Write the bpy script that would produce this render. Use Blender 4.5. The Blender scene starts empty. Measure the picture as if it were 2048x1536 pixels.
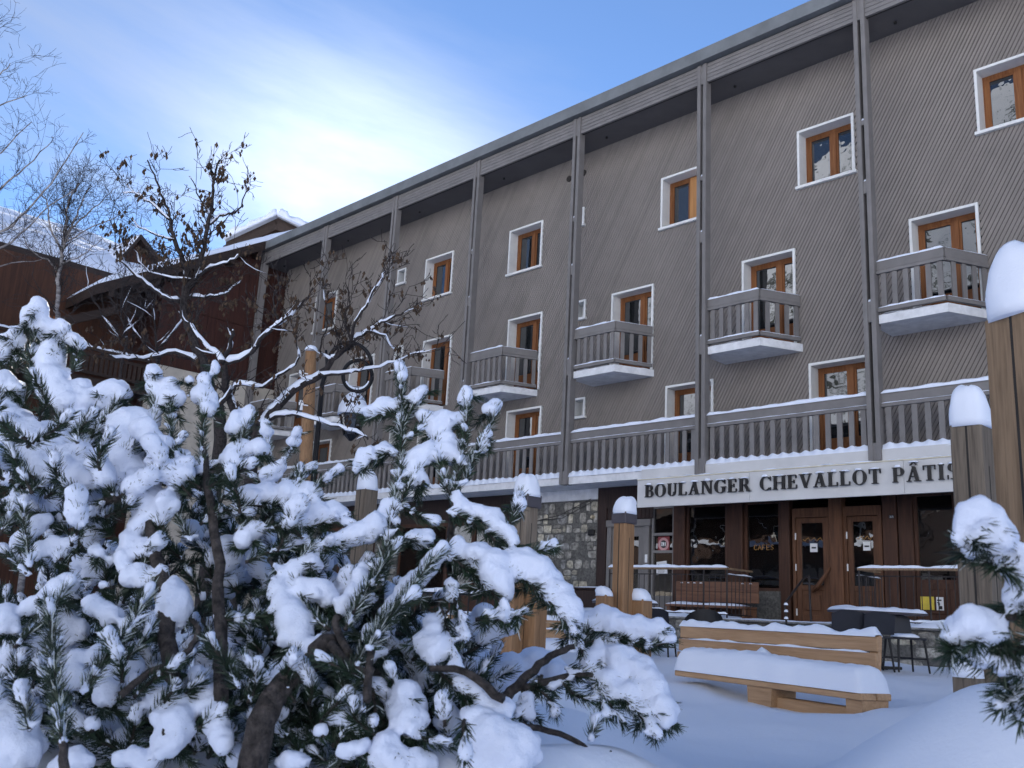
import bpy, bmesh, math, random
import numpy as np
from mathutils import Vector, Matrix, noise
random.seed(7); np.random.seed(7)
scn = bpy.context.scene
COL = scn.collection
R_ = math.radians
# ------------------------------------------------------------------ camera
H = 1.0                                   # eye height of the camera in world metres
FPX = 1914.48                             # focal length in photo pixels (2048 wide)
RM = np.array([[0.70713441, -0.13031892, -0.69496612],
               [0.70513874, 0.20273699, 0.67946823],
               [0.05234778, -0.9705229, 0.23525522]])
cam = bpy.data.cameras.new('camera'); cam.sensor_width = 36; cam.lens = FPX / 2048 * 36
cam.clip_start = 0.05; cam.clip_end = 3000
camo = bpy.data.objects.new('camera', cam); COL.objects.link(camo)
_x, _y, _z = RM[:, 0], -RM[:, 1], -RM[:, 2]
camo.matrix_world = Matrix(((_x[0], _y[0], _z[0], 0), (_x[1], _y[1], _z[1], 0), (_x[2], _y[2], _z[2], H), (0, 0, 0, 1)))
cam.dof.use_dof = True; cam.dof.focus_distance = 9.0; cam.dof.aperture_fstop = 7.0
scn.camera = camo
# ------------------------------------------------------------------ sky and sun
SUN_EL = R_(23.5); SUN_AZ = R_(57.0)      # azimuth measured from +Y towards -X
SUN = Vector((-math.sin(SUN_AZ) * math.cos(SUN_EL), math.cos(SUN_AZ) * math.cos(SUN_EL), math.sin(SUN_EL)))
world = bpy.data.worlds.new('World'); scn.world = world; world.use_nodes = True
wn, wl = world.node_tree.nodes, world.node_tree.links
wn.clear()
def N(nodes, t, **k):
    n = nodes.new(t)
    for a, b in k.items(): setattr(n, a, b)
    return n
sky = N(wn, 'ShaderNodeTexSky', sky_type='NISHITA', sun_disc=False)
sky.sun_elevation = SUN_EL; sky.sun_rotation = -SUN_AZ
sky.altitude = 2600; sky.air_density = 1.0; sky.dust_density = 0.02; sky.ozone_density = 4.5
tc = N(wn, 'ShaderNodeTexCoord')
# thin cirrus: stretched noise on the sky direction projected on a high layer
sep = N(wn, 'ShaderNodeSeparateXYZ'); wl.new(tc.outputs['Generated'], sep.inputs[0])
mz = N(wn, 'ShaderNodeMath', operation='MAXIMUM'); wl.new(sep.outputs[2], mz.inputs[0]); mz.inputs[1].default_value = 0.06
dx = N(wn, 'ShaderNodeMath', operation='DIVIDE'); wl.new(sep.outputs[0], dx.inputs[0]); wl.new(mz.outputs[0], dx.inputs[1])
dy = N(wn, 'ShaderNodeMath', operation='DIVIDE'); wl.new(sep.outputs[1], dy.inputs[0]); wl.new(mz.outputs[0], dy.inputs[1])
cmb = N(wn, 'ShaderNodeCombineXYZ'); wl.new(dx.outputs[0], cmb.inputs[0]); wl.new(dy.outputs[0], cmb.inputs[1])
mp = N(wn, 'ShaderNodeMapping'); mp.inputs['Rotation'].default_value = (0, 0, R_(62)); mp.inputs['Scale'].default_value = (0.9, 0.42, 1)
mp.inputs['Location'].default_value = (1.3, 0.6, 0)
wl.new(cmb.outputs[0], mp.inputs[0])
nz = N(wn, 'ShaderNodeTexNoise'); nz.inputs['Scale'].default_value = 1.1; nz.inputs['Detail'].default_value = 9; nz.inputs['Roughness'].default_value = 0.58; nz.inputs['Distortion'].default_value = 0.5
wl.new(mp.outputs[0], nz.inputs['Vector'])
nz2 = N(wn, 'ShaderNodeTexNoise'); nz2.inputs['Scale'].default_value = 0.32; nz2.inputs['Detail'].default_value = 2
wl.new(mp.outputs[0], nz2.inputs['Vector'])
cr = N(wn, 'ShaderNodeMapRange'); cr.inputs[1].default_value = 0.40; cr.inputs[2].default_value = 0.74; wl.new(nz.outputs[0], cr.inputs[0])
cr2 = N(wn, 'ShaderNodeMapRange'); cr2.inputs[1].default_value = 0.36; cr2.inputs[2].default_value = 0.58; wl.new(nz2.outputs[0], cr2.inputs[0])
cm = N(wn, 'ShaderNodeMath', operation='MULTIPLY'); wl.new(cr.outputs[0], cm.inputs[0]); wl.new(cr2.outputs[0], cm.inputs[1])
# haze and ice crystals scatter forward: brighter towards the sun
vd = N(wn, 'ShaderNodeVectorMath', operation='DOT_PRODUCT'); wl.new(tc.outputs['Generated'], vd.inputs[0]); vd.inputs[1].default_value = SUN
vm = N(wn, 'ShaderNodeMath', operation='MAXIMUM'); wl.new(vd.outputs['Value'], vm.inputs[0]); vm.inputs[1].default_value = 0
p1 = N(wn, 'ShaderNodeMath', operation='POWER'); wl.new(vm.outputs[0], p1.inputs[0]); p1.inputs[1].default_value = 90
p2 = N(wn, 'ShaderNodeMath', operation='POWER'); wl.new(vm.outputs[0], p2.inputs[0]); p2.inputs[1].default_value = 14
pa = N(wn, 'ShaderNodeMath', operation='MULTIPLY_ADD'); wl.new(p2.outputs[0], pa.inputs[0]); pa.inputs[1].default_value = 1.2; pa.inputs[2].default_value = 2.5
pb = N(wn, 'ShaderNodeMath', operation='MULTIPLY_ADD'); wl.new(p1.outputs[0], pb.inputs[0]); pb.inputs[1].default_value = 5.0; wl.new(pa.outputs[0], pb.inputs[2])
cc = N(wn, 'ShaderNodeVectorMath', operation='SCALE'); cc.inputs[0].default_value = (0.90, 0.98, 1.16); wl.new(pb.outputs[0], cc.inputs['Scale'])
hz = N(wn, 'ShaderNodeMath', operation='MULTIPLY'); wl.new(p2.outputs[0], hz.inputs[0]); hz.inputs[1].default_value = 0.06
cf = N(wn, 'ShaderNodeMath', operation='MULTIPLY_ADD', use_clamp=True); wl.new(cm.outputs[0], cf.inputs[0]); cf.inputs[1].default_value = 0.66; wl.new(hz.outputs[0], cf.inputs[2])
mx = N(wn, 'ShaderNodeMix', data_type='RGBA'); wl.new(cf.outputs[0], mx.inputs[0]); wl.new(sky.outputs[0], mx.inputs[6]); wl.new(cc.outputs[0], mx.inputs[7])
bg = N(wn, 'ShaderNodeBackground'); bg.inputs[1].default_value = 0.075
wl.new(mx.outputs[2], bg.inputs[0])
wo = N(wn, 'ShaderNodeOutputWorld'); wl.new(bg.outputs[0], wo.inputs[0])
sl = bpy.data.lights.new('sun', 'SUN'); sl.energy = 4.2; sl.angle = R_(0.53); sl.color = (1.0, 0.95, 0.88)
so = bpy.data.objects.new('sun', sl); COL.objects.link(so)
so.rotation_euler = (-SUN).to_track_quat('-Z', 'Y').to_euler(); so.location = (0, 0, 60)
vs = scn.view_settings
vs.view_transform = 'Standard'; vs.look = 'None'; vs.gamma = 1.0; vs.use_curve_mapping = False
vs.exposure = 1.55
scn.cycles.max_bounces = 6; scn.cycles.diffuse_bounces = 3; scn.cycles.glossy_bounces = 3; scn.cycles.transmission_bounces = 3; scn.cycles.transparent_max_bounces = 6
scn.cycles.caustics_reflective = False; scn.cycles.caustics_refractive = False
# ------------------------------------------------------------------ pixels to places
def ray(x, y):
    return RM @ np.array([(x - 1024) / FPX, (y - 768) / FPX, 1.0])
def V3(d): return Vector((d[0], d[1], d[2] + H))
def onY(x, y, Y): d = ray(x, y); return V3(d * (Y / d[1]))
def onX(x, y, X): d = ray(x, y); return V3(d * (X / d[0]))
def onZ(x, y, z): d = ray(x, y); return V3(d * ((z - H) / d[2]))     # z in world metres
def dep(x, y, dp): return V3(ray(x, y) * dp)
# ------------------------------------------------------------------ materials
MATS = {}
def nodemat(name):
    m = bpy.data.materials.new(name); m.use_nodes = True
    nt = m.node_tree; b = nt.nodes['Principled BSDF']
    MATS[name] = m
    return m, nt, b
def lnk(nt, a, b): nt.links.new(a, b)
def simple(name, col, rough=0.6, metal=0.0, var=0.12, nscale=6.0, bump=0.0, bscale=60.0, stretch=(1, 1, 1), spec=0.4, col2=None, rnd=0.0):
    m, nt, b = nodemat(name)
    t = nt.nodes.new('ShaderNodeTexCoord'); mpn = nt.nodes.new('ShaderNodeMapping'); mpn.inputs['Scale'].default_value = stretch
    lnk(nt, t.outputs['Object'], mpn.inputs[0])
    n = nt.nodes.new('ShaderNodeTexNoise'); n.inputs['Scale'].default_value = nscale; n.inputs['Detail'].default_value = 6; n.inputs['Roughness'].default_value = 0.62
    lnk(nt, mpn.outputs[0], n.inputs['Vector'])
    r = nt.nodes.new('ShaderNodeValToRGB')
    c = col; d = col2 or tuple(max(0, v * (1 - var * 2.2)) for v in col)
    r.color_ramp.elements[0].position = 0.32; r.color_ramp.elements[1].position = 0.68
    r.color_ramp.elements[0].color = (*d, 1); r.color_ramp.elements[1].color = (*[min(1, v * (1 + var)) for v in c], 1)
    lnk(nt, n.outputs[0], r.inputs[0])
    out = r.outputs[0]
    if rnd:
        oi = nt.nodes.new('ShaderNodeObjectInfo'); mr = nt.nodes.new('ShaderNodeMapRange')
        mr.inputs[3].default_value = 1 - rnd; mr.inputs[4].default_value = 1 + rnd
        lnk(nt, oi.outputs['Random'], mr.inputs[0])
        sc = nt.nodes.new('ShaderNodeVectorMath'); sc.operation = 'SCALE'
        lnk(nt, out, sc.inputs[0]); lnk(nt, mr.outputs[0], sc.inputs['Scale']); out = sc.outputs[0]
    lnk(nt, out, b.inputs['Base Color'])
    b.inputs['Roughness'].default_value = rough; b.inputs['Metallic'].default_value = metal
    b.inputs['Specular IOR Level'].default_value = spec
    if bump:
        n2 = nt.nodes.new('ShaderNodeTexNoise'); n2.inputs['Scale'].default_value = bscale; n2.inputs['Detail'].default_value = 4
        lnk(nt, mpn.outputs[0], n2.inputs['Vector'])
        bp = nt.nodes.new('ShaderNodeBump'); bp.inputs['Strength'].default_value = bump; bp.inputs['Distance'].default_value = 0.02
        lnk(nt, n2.outputs[0], bp.inputs['Height']); lnk(nt, bp.outputs[0], b.inputs['Normal'])
    return m
def wood(name, c_light, c_dark, axis='Z', freq=26.0, rough=0.62, knots=True, rnd=0.12, bump=0.35, rings=0.35):
    """sawn timber: long fibres along one axis of the object, growth bands and a few knots"""
    m, nt, b = nodemat(name)
    t = nt.nodes.new('ShaderNodeTexCoord'); mp_ = nt.nodes.new('ShaderNodeMapping')
    s = {'X': (0.06, 1, 1), 'Y': (1, 0.06, 1), 'Z': (1, 1, 0.06)}[axis]
    mp_.inputs['Scale'].default_value = s
    oi = nt.nodes.new('ShaderNodeObjectInfo'); off = nt.nodes.new('ShaderNodeVectorMath'); off.operation = 'ADD'
    k = nt.nodes.new('ShaderNodeMath'); k.operation = 'MULTIPLY'; k.inputs[1].default_value = 31.0
    lnk(nt, oi.outputs['Random'], k.inputs[0])
    lnk(nt, t.outputs['Object'], off.inputs[0]); lnk(nt, k.outputs[0], off.inputs[1]); lnk(nt, off.outputs[0], mp_.inputs[0])
    n = nt.nodes.new('ShaderNodeTexNoise'); n.inputs['Scale'].default_value = freq; n.inputs['Detail'].default_value = 5; n.inputs['Roughness'].default_value = 0.65; n.inputs['Distortion'].default_value = 0.6
    lnk(nt, mp_.outputs[0], n.inputs['Vector'])
    w = nt.nodes.new('ShaderNodeTexNoise'); w.inputs['Scale'].default_value = freq * 4; w.inputs['Detail'].default_value = 3
    lnk(nt, mp_.outputs[0], w.inputs['Vector'])
    mxn = nt.nodes.new('ShaderNodeMath'); mxn.operation = 'MULTIPLY_ADD'; mxn.inputs[1].default_value = rings
    lnk(nt, w.outputs[0], mxn.inputs[0]); lnk(nt, n.outputs[0], mxn.inputs[2])
    r = nt.nodes.new('ShaderNodeValToRGB'); e = r.color_ramp.elements
    e[0].position = 0.40; e[1].position = 0.85; e[0].color = (*c_dark, 1); e[1].color = (*c_light, 1)
    lnk(nt, mxn.outputs[0], r.inputs[0]); out = r.outputs[0]
    if knots:
        v = nt.nodes.new('ShaderNodeTexVoronoi'); v.inputs['Scale'].default_value = 3.2
        mk = nt.nodes.new('ShaderNodeMapping'); mk.inputs['Scale'].default_value = tuple(0.55 if q < 1 else 1.0 for q in s)
        lnk(nt, off.outputs[0], mk.inputs[0]); lnk(nt, mk.outputs[0], v.inputs['Vector'])
        kr = nt.nodes.new('ShaderNodeMapRange'); kr.inputs[1].default_value = 0.03; kr.inputs[2].default_value = 0.075; kr.inputs[3].default_value = 0.75; kr.inputs[4].default_value = 0.0
        lnk(nt, v.outputs['Distance'], kr.inputs[0])
        mk2 = nt.nodes.new('ShaderNodeMix'); mk2.data_type = 'RGBA'; mk2.inputs[7].default_value = (*[q * 0.35 for q in c_dark], 1)
        lnk(nt, kr.outputs[0], mk2.inputs[0]); lnk(nt, out, mk2.inputs[6]); out = mk2.outputs[2]
    mr = nt.nodes.new('ShaderNodeMapRange'); mr.inputs[3].default_value = 1 - rnd; mr.inputs[4].default_value = 1 + rnd
    lnk(nt, oi.outputs['Random'], mr.inputs[0])
    sc = nt.nodes.new('ShaderNodeVectorMath'); sc.operation = 'SCALE'; lnk(nt, out, sc.inputs[0]); lnk(nt, mr.outputs[0], sc.inputs['Scale'])
    lnk(nt, sc.outputs[0], b.inputs['Base Color']); b.inputs['Roughness'].default_value = rough; b.inputs['Specular IOR Level'].default_value = 0.3
    bp = nt.nodes.new('ShaderNodeBump'); bp.inputs['Strength'].default_value = bump; bp.inputs['Distance'].default_value = 0.008
    lnk(nt, mxn.outputs[0], bp.inputs['Height']); lnk(nt, bp.outputs[0], b.inputs['Normal'])
    return m
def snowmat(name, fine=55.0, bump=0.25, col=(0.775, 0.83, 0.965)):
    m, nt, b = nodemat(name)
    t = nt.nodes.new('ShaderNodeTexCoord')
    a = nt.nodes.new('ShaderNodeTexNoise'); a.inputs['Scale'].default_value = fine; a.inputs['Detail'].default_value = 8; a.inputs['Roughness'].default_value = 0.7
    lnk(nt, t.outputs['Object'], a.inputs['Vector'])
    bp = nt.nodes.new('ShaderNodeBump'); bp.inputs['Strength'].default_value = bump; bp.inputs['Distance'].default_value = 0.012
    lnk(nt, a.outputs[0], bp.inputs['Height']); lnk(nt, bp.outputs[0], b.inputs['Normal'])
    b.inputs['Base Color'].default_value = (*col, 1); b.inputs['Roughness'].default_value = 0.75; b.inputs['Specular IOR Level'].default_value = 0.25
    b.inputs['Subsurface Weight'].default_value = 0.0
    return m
def glassmat(name, ior=1.75, tint=(0.012, 0.014, 0.016), trans=0.0, rough=0.0, wob=0.02):
    """window glazing: Fresnel mirror over a dark room, slightly wavy"""
    m, nt, b = nodemat(name); nt.nodes.remove(b); out = nt.nodes['Material Output']
    g = nt.nodes.new('ShaderNodeBsdfGlossy'); g.inputs['Roughness'].default_value = rough; g.inputs['Color'].default_value = (0.95, 0.97, 1, 1)
    d = nt.nodes.new('ShaderNodeBsdfDiffuse'); d.inputs['Color'].default_value = (*tint, 1)
    under = d.outputs[0]
    if trans > 0:
        tr = nt.nodes.new('ShaderNodeBsdfTransparent'); tr.inputs['Color'].default_value = (0.75, 0.8, 0.78, 1)
        ms = nt.nodes.new('ShaderNodeMixShader'); ms.inputs[0].default_value = trans
        lnk(nt, d.outputs[0], ms.inputs[1]); lnk(nt, tr.outputs[0], ms.inputs[2]); under = ms.outputs[0]
    fr = nt.nodes.new('ShaderNodeFresnel'); fr.inputs[0].default_value = ior
    mix = nt.nodes.new('ShaderNodeMixShader'); lnk(nt, fr.outputs[0], mix.inputs[0]); lnk(nt, under, mix.inputs[1]); lnk(nt, g.outputs[0], mix.inputs[2])
    t = nt.nodes.new('ShaderNodeTexCoord'); n = nt.nodes.new('ShaderNodeTexNoise'); n.inputs['Scale'].default_value = 2.2
    oi = nt.nodes.new('ShaderNodeObjectInfo'); ad = nt.nodes.new('ShaderNodeVectorMath'); ad.operation = 'ADD'
    k = nt.nodes.new('ShaderNodeMath'); k.operation = 'MULTIPLY'; k.inputs[1].default_value = 40; lnk(nt, oi.outputs['Random'], k.inputs[0])
    lnk(nt, t.outputs['Object'], ad.inputs[0]); lnk(nt, k.outputs[0], ad.inputs[1]); lnk(nt, ad.outputs[0], n.inputs['Vector'])
    bp = nt.nodes.new('ShaderNodeBump'); bp.inputs['Strength'].default_value = wob; bp.inputs['Distance'].default_value = 0.3
    lnk(nt, n.outputs[0], bp.inputs['Height']); lnk(nt, bp.outputs[0], g.inputs['Normal']); lnk(nt, bp.outputs[0], fr.inputs['Normal'])
    lnk(nt, mix.outputs[0], out.inputs[0])
    return m
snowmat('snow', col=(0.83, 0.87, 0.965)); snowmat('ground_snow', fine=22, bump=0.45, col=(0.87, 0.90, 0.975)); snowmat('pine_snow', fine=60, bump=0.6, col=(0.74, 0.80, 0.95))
simple('board_grey', (0.232, 0.205, 0.184), 0.7, var=0.045, nscale=2.0, rnd=0.055, bump=0.05, bscale=40)
simple('board_grey_b', (0.246, 0.217, 0.195), 0.7, var=0.045, nscale=2.0, bump=0.05, bscale=40)
simple('board_grey_c', (0.218, 0.193, 0.173), 0.7, var=0.045, nscale=2.0, bump=0.05, bscale=40)
simple('groove_dark', (0.03, 0.026, 0.024), 0.9)
simple('paint_grey', (0.195, 0.182, 0.175), 0.62, var=0.07, nscale=3.0, bump=0.03, bscale=35, rnd=0.05)
simple('gutter_metal', (0.17, 0.18, 0.185), 0.6, metal=0.0, var=0.10, nscale=2.0)
simple('soffit_paint', (0.125, 0.117, 0.115), 0.8, var=0.05, nscale=2.0)
simple('white_trim', (0.78, 0.78, 0.76), 0.55, var=0.05, nscale=4.0)
simple('white_concrete', (0.76, 0.76, 0.77), 0.75, var=0.08, nscale=5.0, bump=0.15, bscale=30)
simple('cream_render', (0.55, 0.50, 0.43), 0.85, var=0.08, nscale=3.0, bump=0.2, bscale=50)
wood('window_wood', (0.30, 0.125, 0.045), (0.16, 0.055, 0.018), 'Z', 20, knots=False, rings=0.2)
wood('shutter_wood', (0.50, 0.25, 0.09), (0.34, 0.15, 0.05), 'Z', 14)
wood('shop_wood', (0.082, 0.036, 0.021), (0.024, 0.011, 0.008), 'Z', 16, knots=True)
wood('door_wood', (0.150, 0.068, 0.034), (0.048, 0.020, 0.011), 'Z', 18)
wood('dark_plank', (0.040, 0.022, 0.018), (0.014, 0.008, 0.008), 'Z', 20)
wood('larch', (0.35, 0.20, 0.10), (0.18, 0.095, 0.045), 'Z', 22)
wood('larch_x', (0.52, 0.325, 0.18), (0.34, 0.195, 0.10), 'X', 22)
wood('weathered', (0.205, 0.165, 0.125), (0.062, 0.047, 0.036), 'Z', 20, rough=0.8, bump=0.7, rings=0.5)
wood('weathered_warm', (0.29, 0.195, 0.118), (0.105, 0.066, 0.038), 'Z', 20, rough=0.75, bump=0.6, rings=0.5)
wood('chalet_wood', (0.058, 0.021, 0.015), (0.022, 0.008, 0.007), 'Z', 10)
wood('chalet_warm', (0.080, 0.031, 0.015), (0.030, 0.012, 0.007), 'Z', 10)
wood('chalet_beam', (0.050, 0.032, 0.025), (0.020, 0.013, 0.011), 'Y', 10, knots=False)
wood('board_brown', (0.22, 0.11, 0.065), (0.11, 0.05, 0.03), 'X', 14)
simple('black_metal', (0.012, 0.012, 0.014), 0.45, metal=0.4, var=0.1)
simple('rail_metal', (0.035, 0.030, 0.030), 0.55, metal=0.3, var=0.2, nscale=9)
simple('cap_metal', (0.085, 0.075, 0.085), 0.5, metal=0.2, var=0.06)
simple('sign_panel', (0.62, 0.61, 0.60), 0.5, var=0.04, nscale=1.5)
simple('sign_reflect_cream', (0.72, 0.66, 0.52), 0.5, var=0.10, nscale=3.0)
simple('letter_black', (0.012, 0.011, 0.011), 0.4, var=0.05)
simple('stone_a', (0.36, 0.34, 0.30), 0.85, var=0.35, nscale=9, bump=0.7, bscale=24, rnd=0.35)
simple('stone_b', (0.24, 0.235, 0.225), 0.85, var=0.35, nscale=9, bump=0.7, bscale=24, rnd=0.3)
simple('stone_c', (0.47, 0.43, 0.34), 0.85, var=0.3, nscale=9, bump=0.7, bscale=24, rnd=0.25)
simple('mortar', (0.13, 0.125, 0.115), 0.95, var=0.25, nscale=20, bump=0.5, bscale=60)
simple('plastic_navy', (0.012, 0.013, 0.020), 0.45, var=0.1)
simple('paper', (0.75, 0.75, 0.76), 0.7, var=0.04)
simple('print_dark', (0.02, 0.02, 0.022), 0.6)
simple('poster_red', (0.22, 0.03, 0.035), 0.6)
simple('poster_yellow', (0.72, 0.55, 0.07), 0.6)
simple('poster_pink', (0.55, 0.30, 0.30), 0.6)
simple('gold_print', (0.42, 0.22, 0.06), 0.5)
simple('white_enamel', (0.82, 0.82, 0.83), 0.4, var=0.03)
simple('brass_lamp', (0.6, 0.5, 0.35), 0.4, metal=0.6)
simple('pine_bark', (0.060, 0.050, 0.046), 0.9, var=0.4, nscale=30, bump=0.9, bscale=55)
simple('tree_bark', (0.042, 0.034, 0.033), 0.9, var=0.35, nscale=30, bump=0.6, bscale=60)
simple('birch_bark', (0.30, 0.28, 0.27), 0.8, var=0.3, nscale=6, stretch=(1, 1, 3), col2=(0.07, 0.06, 0.06))
simple('seed_pod', (0.085, 0.052, 0.030), 0.8, var=0.35, nscale=12)
simple('needle', (0.017, 0.034, 0.016), 0.5, var=0.45, nscale=9, col2=(0.007, 0.015, 0.009))
simple('needle_frost', (0.50, 0.55, 0.56), 0.8, var=0.2, nscale=9)
simple('interior_dark', (0.03, 0.022, 0.018), 0.9)
simple('lamp_glass', (0.35, 0.37, 0.42), 0.25, var=0.05)
glassmat('glass', 2.1, wob=0.012); glassmat('shop_glass', 2.0, (0.01, 0.008, 0.007), 0.35, wob=0.01)
# ------------------------------------------------------------------ mesh helpers
class G:
    def __init__(s): s.v = []; s.f = []; s.m = []; s.mi = 0
    def add(s, vs_, fs):
        o = len(s.v); s.v += [tuple(p) for p in vs_]; s.f += [tuple(i + o for i in f) for f in fs]; s.m += [s.mi] * len(fs); return s
    def box(s, a, b):
        x0, y0, z0 = a; x1, y1, z1 = b
        if x0 > x1: x0, x1 = x1, x0
        if y0 > y1: y0, y1 = y1, y0
        if z0 > z1: z0, z1 = z1, z0
        return s.add([(x0, y0, z0), (x1, y0, z0), (x1, y1, z0), (x0, y1, z0), (x0, y0, z1), (x1, y0, z1), (x1, y1, z1), (x0, y1, z1)],
                     [(3, 2, 1, 0), (4, 5, 6, 7), (0, 1, 5, 4), (1, 2, 6, 5), (2, 3, 7, 6), (3, 0, 4, 7)])
    def bbox(s, a, b, c=0.006):
        """box with chamfered edges"""
        bm = bmesh.new(); bmesh.ops.create_cube(bm, size=1)
        A, B = Vector(a), Vector(b); ce = (A + B) / 2; sz = B - A
        for v in bm.verts: v.co = Vector((v.co[i] * abs(sz[i]) + ce[i] for i in range(3)))
        bmesh.ops.bevel(bm, geom=list(bm.edges), offset=min(c, min(abs(q) for q in sz) * 0.4), segments=1, affect='EDGES')
        s.bm(bm); bm.free(); return s
    def bm(s, bm):
        bm.verts.index_update()
        return s.add([v.co[:] for v in bm.verts], [tuple(v.index for v in f.verts) for f in bm.faces])
    def prism(s, poly, z0, z1):
        n = len(poly)
        vs_ = [(p[0], p[1], z0) for p in poly] + [(p[0], p[1], z1) for p in poly]
        return s.add(vs_, [tuple(range(n))[::-1], tuple(range(n, 2 * n))] + [(i, (i + 1) % n, n + (i + 1) % n, n + i) for i in range(n)])
    def prism_y(s, poly, y0, y1):
        """polygon in x,z pushed along y (y0 is the face seen from the front)"""
        n = len(poly)
        vs_ = [(p[0], y0, p[1]) for p in poly] + [(p[0], y1, p[1]) for p in poly]
        return s.add(vs_, [tuple(range(n)), tuple(range(n, 2 * n))[::-1]] + [(i, n + i, n + (i + 1) % n, (i + 1) % n) for i in range(n)])
    def tube(s, pts, rad, n=6, cap=True):
        pts = [Vector(p) for p in pts]; k = len(pts)
        if not hasattr(rad, '__len__'): rad = [rad] * k
        rings = []; prev = None
        for i, p in enumerate(pts):
            t = (pts[min(i + 1, k - 1)] - pts[max(i - 1, 0)])
            if t.length < 1e-9: t = Vector((0, 0, 1))
            t.normalize()
            if prev is None:
                u = t.orthogonal().normalized()
            else:
                u = prev - t * prev.dot(t)
                u = u.normalized() if u.length > 1e-6 else t.orthogonal().normalized()
            prev = u; w = t.cross(u)
            rings.append([p + (u * math.cos(2 * math.pi * j / n) + w * math.sin(2 * math.pi * j / n)) * rad[i] for j in range(n)])
        vs_ = [q for r in rings for q in r]; fs = []
        for i in range(k - 1):
            for j in range(n):
                a = i * n + j; b = i * n + (j + 1) % n
                fs.append((a, b, b + n, a + n))
        if cap: fs += [tuple(range(n))[::-1], tuple(range((k - 1) * n, k * n))]
        return s.add(vs_, fs)
    def beam(s, p0, p1, w, h, up=(0, 0, 1)):
        p0, p1 = Vector(p0), Vector(p1); t = (p1 - p0).normalized(); u = Vector(up); r = t.cross(u).normalized(); u = r.cross(t).normalized()
        c = []
        for p in (p0, p1):
            c += [p - r * w / 2 - u * h / 2, p + r * w / 2 - u * h / 2, p + r * w / 2 + u * h / 2, p - r * w / 2 + u * h / 2]
        return s.add(c, [(0, 1, 2, 3)[::-1], (4, 5, 6, 7), (0, 1, 5, 4), (1, 2, 6, 5), (2, 3, 7, 6), (3, 0, 4, 7)])
    def grid(s, fn, nu, nv):
        vs_ = [fn(i / nu, j / nv) for i in range(nu + 1) for j in range(nv + 1)]
        return s.add(vs_, [(i * (nv + 1) + j, (i + 1) * (nv + 1) + j, (i + 1) * (nv + 1) + j + 1, i * (nv + 1) + j + 1) for i in range(nu) for j in range(nv)])
    def mesh(s, name, mats, smooth=False):
        me = bpy.data.meshes.new(name); me.from_pydata(s.v, [], s.f)
        for m in ([mats] if isinstance(mats, str) else mats): me.materials.append(MATS[m])
        if any(s.m): me.polygons.foreach_set('material_index', s.m)
        bmx = bmesh.new(); bmx.from_mesh(me); bmesh.ops.recalc_face_normals(bmx, faces=bmx.faces); bmx.to_mesh(me); bmx.free()
        if smooth: me.polygons.foreach_set('use_smooth', [True] * len(me.polygons))
        me.update(); return me
    def build(s, name, mats, parent=None, smooth=False, loc=None):
        return put(name, s.mesh(name, mats, smooth), parent, loc)
def put(name, me, parent=None, loc=None, rotz=0.0):
    o = bpy.data.objects.new(name, me); COL.objects.link(o)
    if loc is not None: o.location = loc
    if rotz: o.rotation_euler = (0, 0, rotz)
    if parent is not None: par(o, parent)
    return o
WLOC = {}
def par(o, p):
    o.parent = p
    o.matrix_parent_inverse = WLOC.get(p.name, Matrix.Identity(4)).inverted()
def tag(o, label=None, cat=None, group=None, kind=None):
    if label: o['label'] = label
    if cat: o['category'] = cat
    if group: o['group'] = group
    if kind: o['kind'] = kind
    return o
def thing(name, loc, label, cat, group=None, rotz=0.0, local=False):
    """Empty at the base of a thing; children keep world coordinates unless local"""
    e = bpy.data.objects.new(name, None); COL.objects.link(e); e.empty_display_size = 0.2
    e.location = loc; e.rotation_euler = (0, 0, rotz)
    if not local: WLOC[e.name] = Matrix.Translation(Vector(loc)) @ Matrix.Rotation(rotz, 4, 'Z')
    return tag(e, label, cat, group)
def fbm(p, o=4): return noise.fractal(Vector(p), 1.0, 2.0, o)
def snow_strip(g, p0, p1, w, h, seed=0, seg=None, rough=0.35, ends=0.5, prof=8):
    """snow lying on a rail: rounded heap swept from p0 to p1, uneven height and edges"""
    p0, p1 = Vector(p0), Vector(p1); L = (p1 - p0).length; t = (p1 - p0).normalized(); r = t.cross(Vector((0, 0, 1))).normalized()
    n = seg or max(4, int(L / max(w * 0.4, 0.05)))
    def fn(u, v):
        e = min(u, 1 - u) * L / max(w * ends, 1e-4); e = min(1, e); e = math.sqrt(max(0, 1 - (1 - e) ** 2)) if ends > 0 else 1
        c = p0 + t * (u * L)
        k = 1 + rough * fbm((c.x * 3.1 + seed * 7.7, c.y * 3.1, c.z + seed), 3)
        kw = 1 + 0.5 * rough * fbm((c.x * 5 + seed * 3.3, c.y * 5 + 9, 4.0), 2)
        a = math.pi * v
        return c + r * (math.cos(a) * w / 2 * kw) + Vector((0, 0, (math.sin(a) ** 0.7) * h * k * (0.25 + 0.75 * e)))
    g.grid(fn, n, prof)
    return g
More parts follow.
